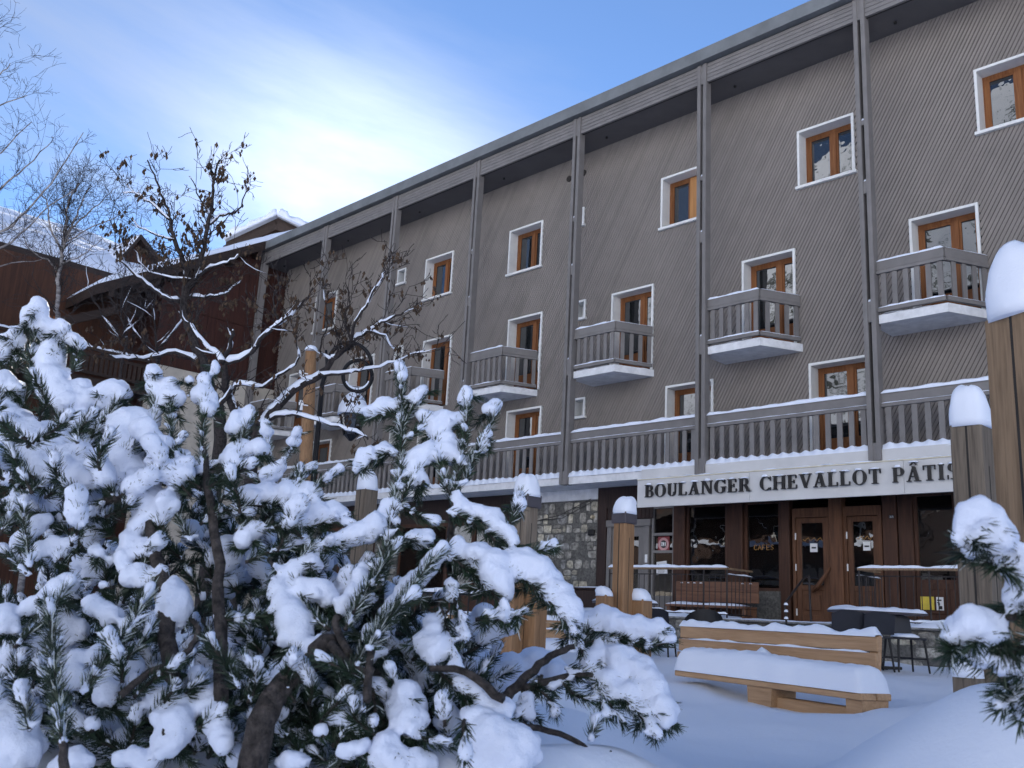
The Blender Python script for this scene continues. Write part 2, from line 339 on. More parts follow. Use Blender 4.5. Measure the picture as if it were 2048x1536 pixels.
def snow_dome(g, c, rx, ry, h, seed=0, n=18, rings=8, power=0.62, lean=(0, 0), rot=0.0, droop=0.0, sq=1.0):
    """heap of snow on a post top"""
    cx, cy, cz = c; ca, sa = math.cos(rot), math.sin(rot)
    vs_ = []; fs = []
    for i in range(rings):
        t = i / (rings - 0.0)
        rr = math.cos(t * math.pi / 2) ** power; z = math.sin(t * math.pi / 2)
        for j in range(n):
            a = 2 * math.pi * j / n
            cc_, ss_ = math.cos(a), math.sin(a)
            m = (abs(cc_) ** (2 / sq) + abs(ss_) ** (2 / sq)) ** (-sq / 2) if sq < 1 else 1
            k = 1 + 0.10 * fbm((cc_ * 1.3 + seed * 5, ss_ * 1.3, z * 1.5 + seed), 3)
            x = rx * rr * cc_ * m * k + lean[0] * z; y = ry * rr * ss_ * m * k + lean[1] * z
            zz = h * z * (1 + 0.12 * fbm((cc_ + seed, ss_ * 2, seed), 2)) - (droop if i == 0 else 0)
            vs_.append((cx + x * ca - y * sa, cy + x * sa + y * ca, cz + zz))
    vs_.append((cx + lean[0] * ca - lean[1] * sa, cy + lean[0] * sa + lean[1] * ca, cz + h)); T = len(vs_) - 1
    for i in range(rings - 1):
        for j in range(n): fs.append((i * n + j, i * n + (j + 1) % n, (i + 1) * n + (j + 1) % n, (i + 1) * n + j))
    for j in range(n): fs.append(((rings - 1) * n + j, (rings - 1) * n + (j + 1) % n, T))
    fs.append(tuple(range(n))[::-1])
    g.add(vs_, fs); return g
# ================================================================== the ground
FW = RM[:, 2][:2] / np.linalg.norm(RM[:, 2][:2])
MOUNDS = []                                   # x, y, height, radius
def mound(px, py, d, h, r): p = dep(px, py, d); MOUNDS.append((p.x, p.y, h, r))
mound(2075, 1400, 3.3, 0.50, 0.85); mound(1960, 1400, 3.9, 0.16, 0.55)
mound(1960, 1380, 6.4, 0.25, 0.7)
mound(1010, 1500, 2.75, 0.20, 0.45); mound(1260, 1500, 2.9, 0.22, 0.34); mound(830, 1520, 2.5, 0.16, 0.35)
mound(500, 1400, 3.6, 0.16, 1.2); mound(100, 1400, 3.2, 0.16, 1.2); mound(1120, 1400, 4.2, 0.20, 0.55); mound(700, 1330, 5.0, 0.2, 1.2)
mound(1530, 1380, 8.7, -0.09, 1.3); mound(1790, 1400, 7.6, 0.10, 0.3); mound(1040, 1310, 8.2, 0.16, 0.7); mound(1420, 1300, 12.0, 0.06, 0.9)
def gz(x, y):
    r = math.hypot(x, y); f = max(0.0, x * FW[0] + y * FW[1])
    z = -0.70 + 0.012 * min(f, 8) + 0.026 * max(0.0, min(f, 22) - 8)
    z += 0.05 * noise.noise((x * 0.35, y * 0.35, 3.0)) + 0.022 * noise.noise((x * 1.3, y * 1.3, 8.0))
    if 2 < r < 18: z += min(1, r - 2) * (0.030 * noise.noise((x * 1.6 + y * 1.2, (y - x) * 4.2, 2.0)) + 0.012 * noise.noise((x * 6, y * 6, 5.0)))
    for mx_, my_, mh, mr_ in MOUNDS:
        d2 = ((x - mx_) ** 2 + (y - my_) ** 2) / (mr_ * mr_)
        if d2 < 9: z += mh * math.exp(-d2 * 1.3)
    return z + H
g = G(); NR, NA = 210, 420
rr = [0.25 * (600 / 0.25) ** (i / NR) for i in range(NR + 1)]
base_ang = math.atan2(FW[1], FW[0])
vv = []
for i in range(NR + 1):
    for j in range(NA):
        t = j / NA * 2 - 1; a = base_ang + math.pi * (0.45 * t + 0.55 * t ** 3)
        x, y = rr[i] * math.cos(a), rr[i] * math.sin(a); vv.append((x, y, gz(x, y)))
ff = [(i * NA + j, (i + 1) * NA + j, (i + 1) * NA + (j + 1) % NA, i * NA + (j + 1) % NA) for i in range(NR) for j in range(NA)]
ff.append(tuple(range(NA)))
g.add(vv, ff)
tag(g.build('snow_ground', 'ground_snow', smooth=True), 'wind-rippled snow covering the square in front of the building', None, kind='structure')

# ================================================================== main building
WY = 17.40; PY = 16.42                         # wall plane, front of posts
PX = [-30.26, -26.28, -22.52, -18.80, -15.06, -11.29, -7.58, -3.86, -0.14]
XL, XR, ZT = -30.0, 3.2, 13.0
bld = thing('apartment_building', (-13.5, WY, 0.5), 'long grey-brown building clad in slanting boards with white-trimmed windows and balconies', 'building')
WIN = [(-27.82, 10.17), (-21.84, 10.17), (-18.19, 10.17), (-12.97, 10.19), (-9.36, 10.20), (-5.68, 10.22)]
D2 = [(-29.0, 6.75), (-25.36, 6.75), (-21.66, 6.75), (-18.05, 6.75), (-14.42, 6.75), (-10.74, 6.75), (-7.04, 6.75), (-3.32, 6.75)]
D1 = [(-27.30, 4.20), (-21.60, 4.20), (-17.92, 4.20), (-12.75, 4.20), (-9.20, 4.20), (-5.45, 4.20)]
VENT = [(-23.22, 10.97), (-15.84, 10.97), (-23.05, 8.40), (-15.68, 8.40), (-15.58, 5.84), (-22.95, 5.84)]
WW, WH, DH2, DH1, VW, VH = 1.28, 1.33, 2.11, 2.09, 0.41, 0.50
OPEN = [(x, z, x + WW, z + WH) for x, z in WIN] + [(x, z, x + WW, z + DH2) for x, z in D2] + [(x, z, x + WW, z + DH1) for x, z in D1] + [(x, z, x + VW, z + VH) for x, z in VENT]
def inset(o, k): return (o[0] + k, o[1] + k, o[2] - k, o[3] - k)
# backing wall with real openings
ops = [inset(o, 0.045) for o in OPEN]
xs = sorted({XL, XR} | {o[0] for o in ops} | {o[2] for o in ops}); g = G()
for a, b in zip(xs, xs[1:]):
    c = (a + b) / 2; blocks = sorted([(o[1], o[3]) for o in ops if o[0] < c < o[2]])
    z = 4.06
    for q0, q1 in blocks + [(ZT, ZT)]:
        if q0 - z > 1e-4: g.box((a, WY + 0.016, z), (b, WY + 0.10, q0))
        z = max(z, q1)
wall = g.build('wall', 'groove_dark', bld)
# slanting boards
T60 = math.tan(R_(60.5)); PITCH = 0.0866
def board_pieces(c):
    xc = c + PITCH / 2
    z0, z1 = 4.16, ZT - 0.002
    z0 = max(z0, (XL - xc) * T60); z1 = min(z1, (XR - xc) * T60)
    if z1 - z0 < 0.05: return []
    cuts = []
    for o in OPEN:
        i = inset(o, 0.004); a = max(i[1], (i[0] - xc) * T60); b = min(i[3], (i[2] - xc) * T60)
        if b > a: cuts.append((a, b))
    cuts.sort(); out = []; z = z0
    for a, b in cuts:
        if a - z > 0.02: out.append((z, a))
        z = max(z, b)
    if z1 - z > 0.02: out.append((z, z1))
    return out
far = G(); c = XL - ZT / T60 - 0.2; nb = 0
while c < XR:
    pcs = board_pieces(c)
    if pcs:
        near = -19.0 < c < -6.2
        j = random.uniform(-0.0015, 0.0015); gap = 0.0145 if near else 0.017; far.mi = random.randrange(3)
        for a, b in pcs:
            gg = G() if near else far
            p = [(c + gap / 2 + a / T60, a), (c + PITCH - gap / 2 + a / T60, a), (c + PITCH - gap / 2 + b / T60, b), (c + gap / 2 + b / T60, b)]
            vs_ = [(q[0], WY + j, q[1]) for q in p] + [(q[0], WY + 0.018, q[1]) for q in p]
            gg.add(vs_, [(0, 1, 2, 3), (0, 4, 5, 1), (1, 5, 6, 2), (2, 6, 7, 3), (3, 7, 4, 0)])
            if near: gg.build('board', 'board_grey', wall); nb += 1
    c += PITCH
o = far.build('boards', ['board_grey', 'board_grey_b', 'board_grey_c'], wall); o['kind'] = 'stuff'
# windows and balcony doors: one prototype each, copied
def proto_open(w, h, kind):
    """local x,z from the lower left corner of the trim, y into the wall"""
    R = {}
    t = 0.052; d = 0.27
    g = G()
    g.box((0, -0.035, h - t), (w, 0.02, h)).box((0, -0.034, 0), (t, 0.02, h - t)).box((w - t, -0.034, 0), (w, 0.02, h - t))
    g.box((t - 0.03, 0.02, t - 0.03), (t, d + 0.1, h - t + 0.03)).box((w - t, 0.02, t - 0.03), (w - t + 0.03, d + 0.1, h - t + 0.03))
    g.box((t, 0.02, h - t), (w - t, d + 0.1, h - t + 0.03)).box((t, 0.02, 0.0), (w - t, d + 0.1, 0.03))
    R['trim'] = g.mesh('window_trim', 'white_trim')
    if kind != 'door':
        R['sill'] = G().bbox((-0.04, -0.075, -0.035), (w + 0.04, 0.06, 0.03), 0.006).mesh('sill', 'white_trim')
    a, b, z0, z1 = t, w - t, 0.03, h - t
    f = 0.075; g = G(); y0, y1 = d, d + 0.06
    if kind == 'vent': f = 0.035
    g.box((a, y0, z0), (a + f, y1, z1)).box((b - f, y0, z0), (b, y1, z1)).box((a + f, y0 + 0.001, z1 - f), (b - f, y1, z1)).box((a + f, y0 + 0.001, z0), (b - f, y1, z0 + f))
    P = []
    if kind == 'vent': P = [(a + f, b - f, z0 + f, z1 - f)]
    else:
        m = (a + b) / 2 + (0.12 if kind == 'door' else 0.05); lo = z0 + f + (0.42 if kind == 'door' else 0)
        g.box((m - 0.055, y0 - 0.012, z0 + f), (m + 0.055, y1, z1 - f))
        for u, v in ((a + f, m - 0.055), (m + 0.055, b - f)):
            k = 0.045
            g.box((u, y0 + 0.012, lo), (u + k, y1 - 0.005, z1 - f)).box((v - k, y0 + 0.012, lo), (v, y1 - 0.005, z1 - f))
            g.box((u + k, y0 + 0.013, z1 - f - k), (v - k, y1 - 0.006, z1 - f)).box((u + k, y0 + 0.013, lo), (v - k, y1 - 0.006, lo + k))
            if kind == 'door':
                g.box((u, y0 + 0.02, z0 + f), (v, y1, lo)); g.box((u + 0.06, y0 + 0.008, z0 + f + 0.06), (v - 0.06, y0 + 0.02, lo - 0.07))
            P.append((u + k, v - k, lo + k, z1 - f - k))
    R['frame'] = g.mesh('window_frame', 'window_wood' if kind != 'vent' else 'white_trim')
    R['pane'] = [G().box((u, y0 + 0.03, p), (v, y0 + 0.036, q)).mesh('pane', 'glass') for u, v, p, q in P]
    R['curtain'] = None
    return R
PROT = {'window': proto_open(WW, WH, 'window'), 'door2': proto_open(WW, DH2, 'door'), 'door1': proto_open(WW, DH1, 'door'), 'vent': proto_open(VW, VH, 'vent')}
def place_open(kind, name, x, z):
    P = PROT[kind]; L = Vector((x, WY, z)); L0 = Vector((x, WY, z))
    w = put(name, P['trim'], bld, L0); WLOC[w.name] = Matrix.Translation(L0)
    put('frame', P['frame'], w, L)
    for m in P['pane']: put('pane', m, w, L)
    if 'sill' in P: put('sill', P['sill'], w, L)
    return w
for i, (x, z) in enumerate(WIN):
    w = place_open('window', 'window', x, z)
    if i == 3:                                # right casement closed by a plain wooden shutter
        g = G().box((0.66, 0.235, 0.09), (1.19, 0.262, 1.23)); g.build('shutter', 'shutter_wood', w, loc=Vector((x, WY, z)))
for x, z in D2: place_open('door2', 'balcony_door', x, z)
for x, z in D1: place_open('door1', 'balcony_door', x, z)
for x, z in VENT: place_open('vent', 'small_window', x, z)
for px in (1139, 1168):                       # two round vent holes under the eaves
    p = onY(px, 358 if px == 1139 else 346, WY - 0.004); g = G()
    g.tube([p, p + Vector((0, -0.03, 0))], [0.085, 0.085], 14); g.build('vent_cover', 'groove_dark', bld)
# posts: two planks with a slot and blocks
for k, x in enumerate(PX):
    g = G(); zb = 4.03 if k else 3.9
    for a in (0, 0.152): g.bbox((x + a, PY, zb), (x + a + 0.088, PY + 0.20, 13.44), 0.006)
    p = put('post', g.mesh('post', 'paint_grey'), bld)
    g = G().box((x + 0.0885, PY + 0.15, zb + 0.01), (x + 0.1515, PY + 0.18, 13.40)); g.build('slot_board', 'groove_dark', p)
    for z0, z1 in ((zb, zb + 0.32), (6.62, 7.02), (9.15, 9.40), (10.62, 10.72), (12.95, 13.43)):
        q = random.uniform(-0.05, 0.05) if 5 < z0 < 12 else 0
        G().box((x + 0.0884, PY + 0.018, z0 + q), (x + 0.1516, PY + 0.14, z1 + q)).build('spacer_block', 'paint_grey', p)
        if 5 < z0 < 12: snow_dome(G(), (x + 0.12, PY + 0.06, z1 + q), 0.035, 0.05, 0.05, k + z0, 8, 4).build('snow', 'snow', p, smooth=True)
# eaves: gutter, fascia boards, soffit, roof slab and its snow
EX0, EX1 = XL - 1.05, XR
G().box((EX0, PY - 0.12, 13.46), (EX1, PY + 0.06, 13.76)).build('gutter', 'gutter_metal', bld)
for i in range(5):
    z = 12.97 + i * 0.094
    for a, b in zip([EX0 + 0.1] + [q + 0.24 for q in PX], PX + [EX1]):
        if b - a > 0.1: G().bbox((a, PY + 0.03 + 0.002 * (i % 2), z), (b, PY + 0.09, z + 0.086), 0.004).build('fascia_board', 'paint_grey', bld)
G().box((EX0 + 0.06, PY + 0.092, 12.965), (EX1, PY + 0.12, 13.44)).build('fascia_backing', 'groove_dark', bld)
G().box((EX0 + 0.05, PY + 0.10, 13.002), (EX1, WY + 0.30, 13.06)).build('soffit', 'soffit_paint', bld)
for i in range(9):
    x = PX[i] + 0.6 if i < 9 else 0
    G().tube([(x, PY + 0.62, 13.002), (x, PY + 0.62, 12.96)], 0.03, 8).build('soffit_vent', 'groove_dark', bld)
g = G(); ry0, ry1 = PY - 0.05, 31.0
g.add([(EX0, ry0, 13.70), (EX1, ry0, 13.70), (EX1, 24, 15.0), (EX0, 24, 15.0), (EX1, ry1, 13.70), (EX0, ry1, 13.70), (EX0, ry0, 13.50), (EX1, ry0, 13.50), (EX1, ry1, 13.50), (EX0, ry1, 13.50)],
      [(0, 1, 2, 3), (3, 2, 4, 5), (0, 6, 7, 1), (5, 4, 8, 9), (6, 9, 8, 7), (0, 3, 5, 9, 6), (1, 7, 8, 4, 2)])
roof = g.build('roof', 'gutter_metal', bld)
g = G()
def rsn(u, v):
    x = EX0 + (EX1 - EX0) * u; y = PY - 0.10 + 7.7 * v
    return Vector((x, y, 13.70 + 1.3 * v + (0.10 if v > 0 else 0.05) + (0.02 + 0.25 * min(1, v * 6)) * (1 + 0.3 * fbm((x * 0.4, y, 1), 3))))
g.grid(rsn, 220, 10); g.build('snow', 'snow', roof, smooth=True)
# end wall and rear volume
G().box((XL + 0.001, WY + 0.1, 1.0), (XL + 0.3, 30.5, 13.4)).build('end_wall', 'cream_render', bld)
G().box((XL + 0.02, 30.4, 1.0), (XR, 30.6, 13.4)).build('rear_wall', 'cream_render', bld)
G().box((XR - 0.3, WY + 0.1, 1.0), (XR - 0.001, 30.4, 13.4)).build('end_wall', 'cream_render', bld)
# small trapezoid balconies
SB = [PX[i] for i in range(0, 8)]
bal_me = None
def rail_line(g, a, b, z0, z1, th=0.05): g.beam((a[0], a[1], (z0 + z1) / 2), (b[0], b[1], (z0 + z1) / 2), th, z1 - z0)
def make_balcony(k, P):
    slab = G().prism([(P + 0.262, 16.50), (P + 1.51, 16.50), (P + 1.96, WY - 0.002), (P + 0.12, WY - 0.002), (P + 0.12, 16.66), (P + 0.262, 16.66)], 6.57, 6.735)
    b = slab.build('balcony', 'white_concrete', bld)
    A, B, Cc = (P + 0.245, 16.545), (P + 1.475, 16.545), (P + 1.90, WY - 0.01)
    for s, e, nm in ((A, B, 0), (B, Cc, 1)):
        g = G(); rail_line(g, s, e, 7.615, 7.785, 0.055); g.build('top_rail', 'paint_grey', b)
        g = G(); rail_line(g, s, e, 7.545, 7.605, 0.085); g.build('lower_rail', 'paint_grey', b)
        g = G(); rail_line(g, s, e, 6.80, 6.875, 0.075); g.build('bottom_rail', 'paint_grey', b)
        n = 6 if nm == 0 else 4; L = math.hypot(e[0] - s[0], e[1] - s[1])
        for i in range(n):
            t = (i + 0.35) / n if nm == 0 else (i + 0.6) / (n + 0.15); x = s[0] + (e[0] - s[0]) * t; y = s[1] + (e[1] - s[1]) * t
            t2 = t + 0.095 / L
            g = G(); rail_line(g, (x, y), (s[0] + (e[0] - s[0]) * t2, s[1] + (e[1] - s[1]) * t2), 6.877, 7.543, 0.03); g.build('baluster', 'paint_grey', b)
        g = G(); snow_strip(g, (s[0], s[1], 7.783), (e[0], e[1], 7.783), 0.075, 0.045 if nm == 0 else 0.015, k + nm, rough=0.5, ends=0.2); g.build('snow', 'snow', b, smooth=True)
        g = G(); snow_strip(g, (s[0], s[1], 6.873), (e[0], e[1], 6.873), 0.09, 0.032 if nm == 0 else 0.012, k + nm + 3, seg=34, rough=0.9, ends=0.2); g.build('snow', 'snow', b, smooth=True)
    g = G(); g.grid(lambda u, v: Vector((P + 0.27 + u * (1.2 + 0.42 * v), 16.53 + v * 0.85, 6.733 + 0.055 * (1 + 0.8 * fbm((u * 4 + k, v * 3, k), 3)) * (min(1, min(u, 1 - u) * 12, v * 9 + 0.35)))), 24, 10)
    g.build('snow', 'snow', b, smooth=True)
for k, P in enumerate(SB): make_balcony(k, P)
# long first-floor balcony
lb = G().box((XL - 0.2, 16.56, 4.05), (XR, WY + 0.02, 4.205)).build('long_balcony', 'white_concrete', bld)
G().box((XL - 0.2, 16.50, 4.035), (XR, 16.559, 4.21)).build('slab_edge', 'white_concrete', lb)
ends = [XL - 0.15] + PX[1:]
for k, (a, b) in enumerate(zip([XL - 0.15] + [q + 0.24 for q in PX[1:]], PX[1:] + [XR])):
    if b - a < 0.3: continue
    y = 16.545
    G().bbox((a, y - 0.028, 5.085), (b, y + 0.028, 5.255), 0.005).build('top_rail', 'paint_grey', lb)
    G().bbox((a, y - 0.043, 5.005), (b, y + 0.043, 5.072), 0.005).build('lower_rail', 'paint_grey', lb)
    n = max(1, round((b - a) / 0.226)); st = (b - a) / n
    for i in range(n):
        x = a + (i + 0.5) * st - 0.05
        G().box((x, y - 0.016, 4.16), (x + 0.10, y + 0.016, 5.004)).build('baluster', 'paint_grey', lb)
    g = G(); snow_strip(g, (a, y, 5.253), (b, y, 5.253), 0.10, 0.075, k + 20, rough=0.45, ends=0.15); g.build('snow', 'snow', lb, smooth=True)
    g = G(); snow_strip(g, (a, y - 0.035, 5.071), (b, y - 0.035, 5.071), 0.03, 0.012, k + 40, rough=0.9, ends=0.2); g.build('snow', 'snow', lb, smooth=True)
    # snow pushed out between the balusters: scalloped heap
    g = G()
    def heap(u, v, a=a, b=b, st=st, k=k):
        x = a + (b - a) * u; yy = 16.47 + 0.55 * v; ph = ((x - a) / st) % 1.0
        sc = abs(math.cos(math.pi * ph)) ** 1.6 if 0.02 < v < 0.28 else 0.5
        top = (0.10 + 0.045 * (1 - sc)) * (1 + 0.25 * fbm((x * 1.7, yy * 2, k), 3))
        e = min(1, v / 0.10)
        return Vector((x, yy + 0.018 * fbm((x * 2.2, 3, k), 3) * (1 - v), 4.207 + top * math.sqrt(max(0, 1 - (1 - e) ** 2)) - (0.004 if v == 0 else 0)))
    g.grid(heap, n * 8, 14); g.build('snow', 'snow', lb, smooth=True)
# ================================================================== ground floor of the building
TF = 1.15                                      # terrace floor height
def XW(px): return onY(px, 1120, WY).x
def stones(parent, x0, x1, z0, z1, y, seed, hmin=0.14, hmax=0.27, name='stone', axis='y', wf=1.0):
    """coursed rubble: each stone its own lumpy block set in recessed mortar"""
    rnd = random.Random(seed); z = z0; n = 0
    while z < z1 - 0.05:
        h = min(rnd.uniform(hmin, hmax), z1 - z)
        if z1 - (z + h) < 0.08: h = z1 - z
        x = x0
        while x < x1 - 0.02:
            w = rnd.uniform(0.13, 0.36) * wf
            if x1 - (x + w) < 0.1: w = x1 - x
            cells = [(z, z + h)]
            if h > 0.2 and rnd.random() < 0.28: q = z + h * rnd.uniform(0.4, 0.6); cells = [(z, q), (q, z + h)]
            for a, b in cells:
                m = 0.006; cx, cz = x + w / 2, (a + b) / 2; hw, hh = w / 2 - m, (b - a) / 2 - m
                pr = rnd.uniform(0.006, 0.045); ring = []; J = lambda k: rnd.uniform(-k, k)
                base = [(-1, -1), (0, -1.02), (1, -1), (1.02, 0), (1, 1), (0, 1.02), (-1, 1), (-1.02, 0)]
                jit = [(J(0.12), J(0.14)) for _ in base]
                vs_ = []
                for sc, dy in ((1.0, 0.0), (0.97, pr * 0.6), (0.74, pr)):
                    for (u, v), (ju, jv) in zip(base, jit):
                        c_ = 0.86 if u * v != 0 and abs(u * v) > 0.9 else 1.0
                        vs_.append((cx + (u * c_ + ju) * hw * sc, y + 0.02 - dy, cz + (v * c_ + jv) * hh * sc))
                fs = []
                for r_ in range(2):
                    for i in range(8): fs.append((r_ * 8 + i, r_ * 8 + (i + 1) % 8, r_ * 8 + 8 + (i + 1) % 8, r_ * 8 + 8 + i))
                fs.append(tuple(range(16, 24)))
                G().add(vs_, fs).build(name, rnd.choice(['stone_a', 'stone_a', 'stone_a', 'stone_b', 'stone_c']), parent, smooth=False); n += 1
            x += w
        z += h
    return n
# interior volume behind the shop windows
G().box((XL + 0.4, 21.0, 0.9), (XR - 0.4, 21.1, 4.0)).build('rear_partition', 'interior_dark', bld)
G().box((XL + 0.4, WY + 0.06, 1.05), (XR - 0.4, 21.0, 1.10)).build('shop_floor', 'interior_dark', bld)
G().box((XL + 0.4, WY + 0.12, 3.95), (XR - 0.4, 21.0, 4.0)).build('shop_ceiling', 'interior_dark', bld)
# lintel zone under the balcony
G().box((XW(1195), WY - 0.05, 3.55), (XR, WY + 0.06, 4.048)).build('lintel', 'dark_plank', bld)
# stone wall
sx0, sx1 = XW(1058), XW(1195) - 0.002
sw = G().box((sx0, WY - 0.03, 0.4), (sx1, WY + 0.1, 3.78)).build('stone_wall', 'mortar', bld)
stones(sw, sx0 + 0.01, sx1 - 0.01, 1.70, 3.76, WY - 0.03, 11)
G().bbox((sx0, WY - 0.06, 3.785), (sx1, WY + 0.1, 4.047), 0.01).build('concrete_beam', 'white_concrete', bld)
# a narrow second stone pier and dark shopfront further left
for a, b in ((-27.6, -25.9), (-23.2, -22.1)):
    s2 = G().box((a, WY - 0.03, 0.3), (b, WY + 0.1, 4.04)).build('stone_pier', 'mortar', bld)
    stones(s2, a + 0.01, b - 0.01, 1.2, 4.0, WY - 0.03, int(-a * 7), 0.2, 0.34, wf=1.3)
G().box((XL + 0.31, WY - 0.02, 3.3), (-27.61, WY + 0.1, 4.04)).build('shop_fascia', 'dark_plank', bld)
G().box((-25.89, WY - 0.02, 3.4), (-23.21, WY + 0.1, 4.04)).build('shop_fascia', 'dark_plank', bld)
G().box((-22.09, WY - 0.02, 3.4), (sx0 - 0.01, WY + 0.1, 4.04)).build('shop_fascia', 'dark_plank', bld)
for a, b, n in ((XL + 0.31, -27.61, 2), (-25.89, -23.21, 3), (-22.09, sx0 - 0.01, 5)):
    st = (b - a) / n
    for i in range(n):
        u, v = a + i * st, a + (i + 1) * st
        f = G().box((u, WY, 0.9), (u + 0.07, WY + 0.08, 3.4)).box((v - 0.07, WY, 0.9), (v, WY + 0.08, 3.4)).box((u + 0.07, WY + 0.001, 0.9), (v - 0.07, WY + 0.08, 1.5)).box((u + 0.07, WY + 0.001, 3.3), (v - 0.07, WY + 0.08, 3.4))
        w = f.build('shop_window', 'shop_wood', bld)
        G().box((u + 0.071, WY + 0.035, 1.501), (v - 0.071, WY + 0.043, 3.299)).build('pane', 'shop_glass', w)
for k, (u, v, w) in enumerate((((1058, 1046), (1120, 1030), (1182, 998)), ((1058, 1043), (1125, 1036), (1186, 1003)))):
    G().tube([onY(*u, WY - .07), onY(*v, WY - .07), onY(*w, WY - .07)], .008, 5).build('cable', 'rail_metal', bld)
# small lamp and camera on the stone wall
p = onY(1184, 1034, WY - 0.09); G().tube([p + Vector((0, .06, 0)), p], [0.05, 0.05], 12).tube([p, p + Vector((0, -.03, 0))], [0.05, 0.03], 12).build('wall_lamp', 'brass_lamp', bld)
p = onY(1182, 1065, WY - 0.09); G().bbox(p - Vector((.09, .03, .07)), p + Vector((.09, .06, .07)), 0.02).build('wall_box', 'black_metal', bld)
# pillars and plank panels: (px0, px1, bottom, top, forward, material)
for a, b, z0, z1, fy, m in ((1195.3, 1213, 0.9, 4.03, 0.06, 'dark_plank'), (1349, 1372, TF, 3.55, 0.07, 'shop_wood'), (1456, 1489, TF, 3.55, 0.09, 'shop_wood'),
                            (1564, 1583, TF, 3.55, 0.08, 'shop_wood'), (1663, 1690, TF, 3.55, 0.10, 'door_wood'), (1770, 1799, TF, 3.55, 0.07, 'shop_wood'), (1801, 1831, TF, 3.55, 0.06, 'shop_wood'),
                            (1918, 1950, TF, 3.55, 0.08, 'shop_wood')):
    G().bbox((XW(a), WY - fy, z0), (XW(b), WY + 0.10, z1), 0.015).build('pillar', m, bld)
x = XW(1214)
while x < XW(1304):
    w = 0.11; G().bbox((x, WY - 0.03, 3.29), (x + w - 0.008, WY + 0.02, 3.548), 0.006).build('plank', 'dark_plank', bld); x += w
# grey side door with glass strip
a, b = XW(1210), XW(1300)
dr = G().bbox((a + 0.06, WY - 0.035, TF), (a + 0.18, WY + 0.1, 3.12), 0.01).bbox((b - 0.18, WY - 0.035, TF), (b - 0.02, WY + 0.1, 3.12), 0.01).bbox((a - 0.03, WY - 0.05, 3.121), (b + 0.02, WY + 0.1, 3.28), 0.012)\
    .box((a + 0.18, WY + 0.02, TF), (b - 0.18, WY + 0.05, 1.75)).box((a + 0.18, WY + 0.02, 1.75), (a + 0.30, WY + 0.05, 3.12)).box((b - 0.34, WY + 0.02, 1.75), (b - 0.18, WY + 0.05, 3.12)).box((a + 0.30, WY + 0.021, 2.9), (b - 0.34, WY + 0.05, 3.12)).box((a + 0.62, WY + 0.021, 1.75), (a + 0.74, WY + 0.05, 2.9)).build('side_door', 'paint_grey', bld)
G().box((a + 0.301, WY + 0.03, 1.751), (a + 0.619, WY + 0.036, 2.899)).build('pane', 'shop_glass', dr)
G().box((a + 0.741, WY + 0.03, 1.751), (b - 0.341, WY + 0.036, 2.899)).build('pane', 'shop_glass', dr)
p = onY(1292, 1117, WY - 0.045); G().bbox(p - Vector((.035, .005, .09)), p + Vector((.035, .01, .09)), 0.008).build('handle', 'white_enamel', dr)
# glazed shopfront bays: px0, px1, sill z, head z
def bay(px0, px1, z0, z1, name, m='shop_wood', fr=0.06, bars=()):
    a, b = XW(px0), XW(px1)
    g = G().box((a, WY - 0.01, z0), (a + fr, WY + 0.08, z1)).box((b - fr, WY - 0.01, z0), (b, WY + 0.08, z1)).box((a + fr, WY - 0.009, z1 - fr), (b - fr, WY + 0.08, z1)).box((a + fr, WY - 0.009, z0), (b - fr, WY + 0.08, z0 + fr))
    for q in bars: g.box((a + fr, WY - 0.005, q - 0.03), (b - fr, WY + 0.07, q + 0.03))
    w = g.build(name, m, bld)
    G().box((a + fr + .001, WY + 0.04, z0 + fr), (b - fr - .001, WY + 0.046, z1 - fr)).build('pane', 'shop_glass', w)
    return w, a + fr, b - fr
w, a, b = bay(1303, 1348.5, 1.55, 3.55, 'shop_window', 'paint_grey', 0.05, (2.55, 2.93))
G().box((a - .05, WY - 0.005, TF), (b + .05, WY + 0.06, 1.549)).build('panel', 'paint_grey', w)
w, a, b = bay(1372.5, 1455.5, 1.75, 3.55, 'shop_window')
G().box((a - .06, WY - 0.02, TF), (b + .06, WY + 0.06, 1.749)).build('panel', 'shop_wood', w)
w, a, b = bay(1489.5, 1563.5, 1.75, 3.55, 'shop_window')
pf = G().box((a - .06, WY - 0.02, TF), (b + .06, WY + 0.06, 1.749)).build('panel', 'mortar', w)
w, a, b = bay(1831.5, 1917.5, 1.95, 3.55, 'shop_window')
G().box((a - .06, WY - 0.02, TF), (b + .06, WY + 0.06, 1.949)).bbox((a + .02, WY - 0.05, 1.42), (a + .44, WY - 0.02, 1.85), .01).bbox((a + .52, WY - 0.05, 1.42), (b - .02, WY - 0.02, 1.85), .01).build('panel', 'shop_wood', w)
w, a, b = bay(1950.5, 2100, 1.95, 3.55, 'shop_window'); G().box((a - .06, WY - 0.02, TF), (b + .06, WY + 0.06, 1.949)).build('panel', 'shop_wood', w)
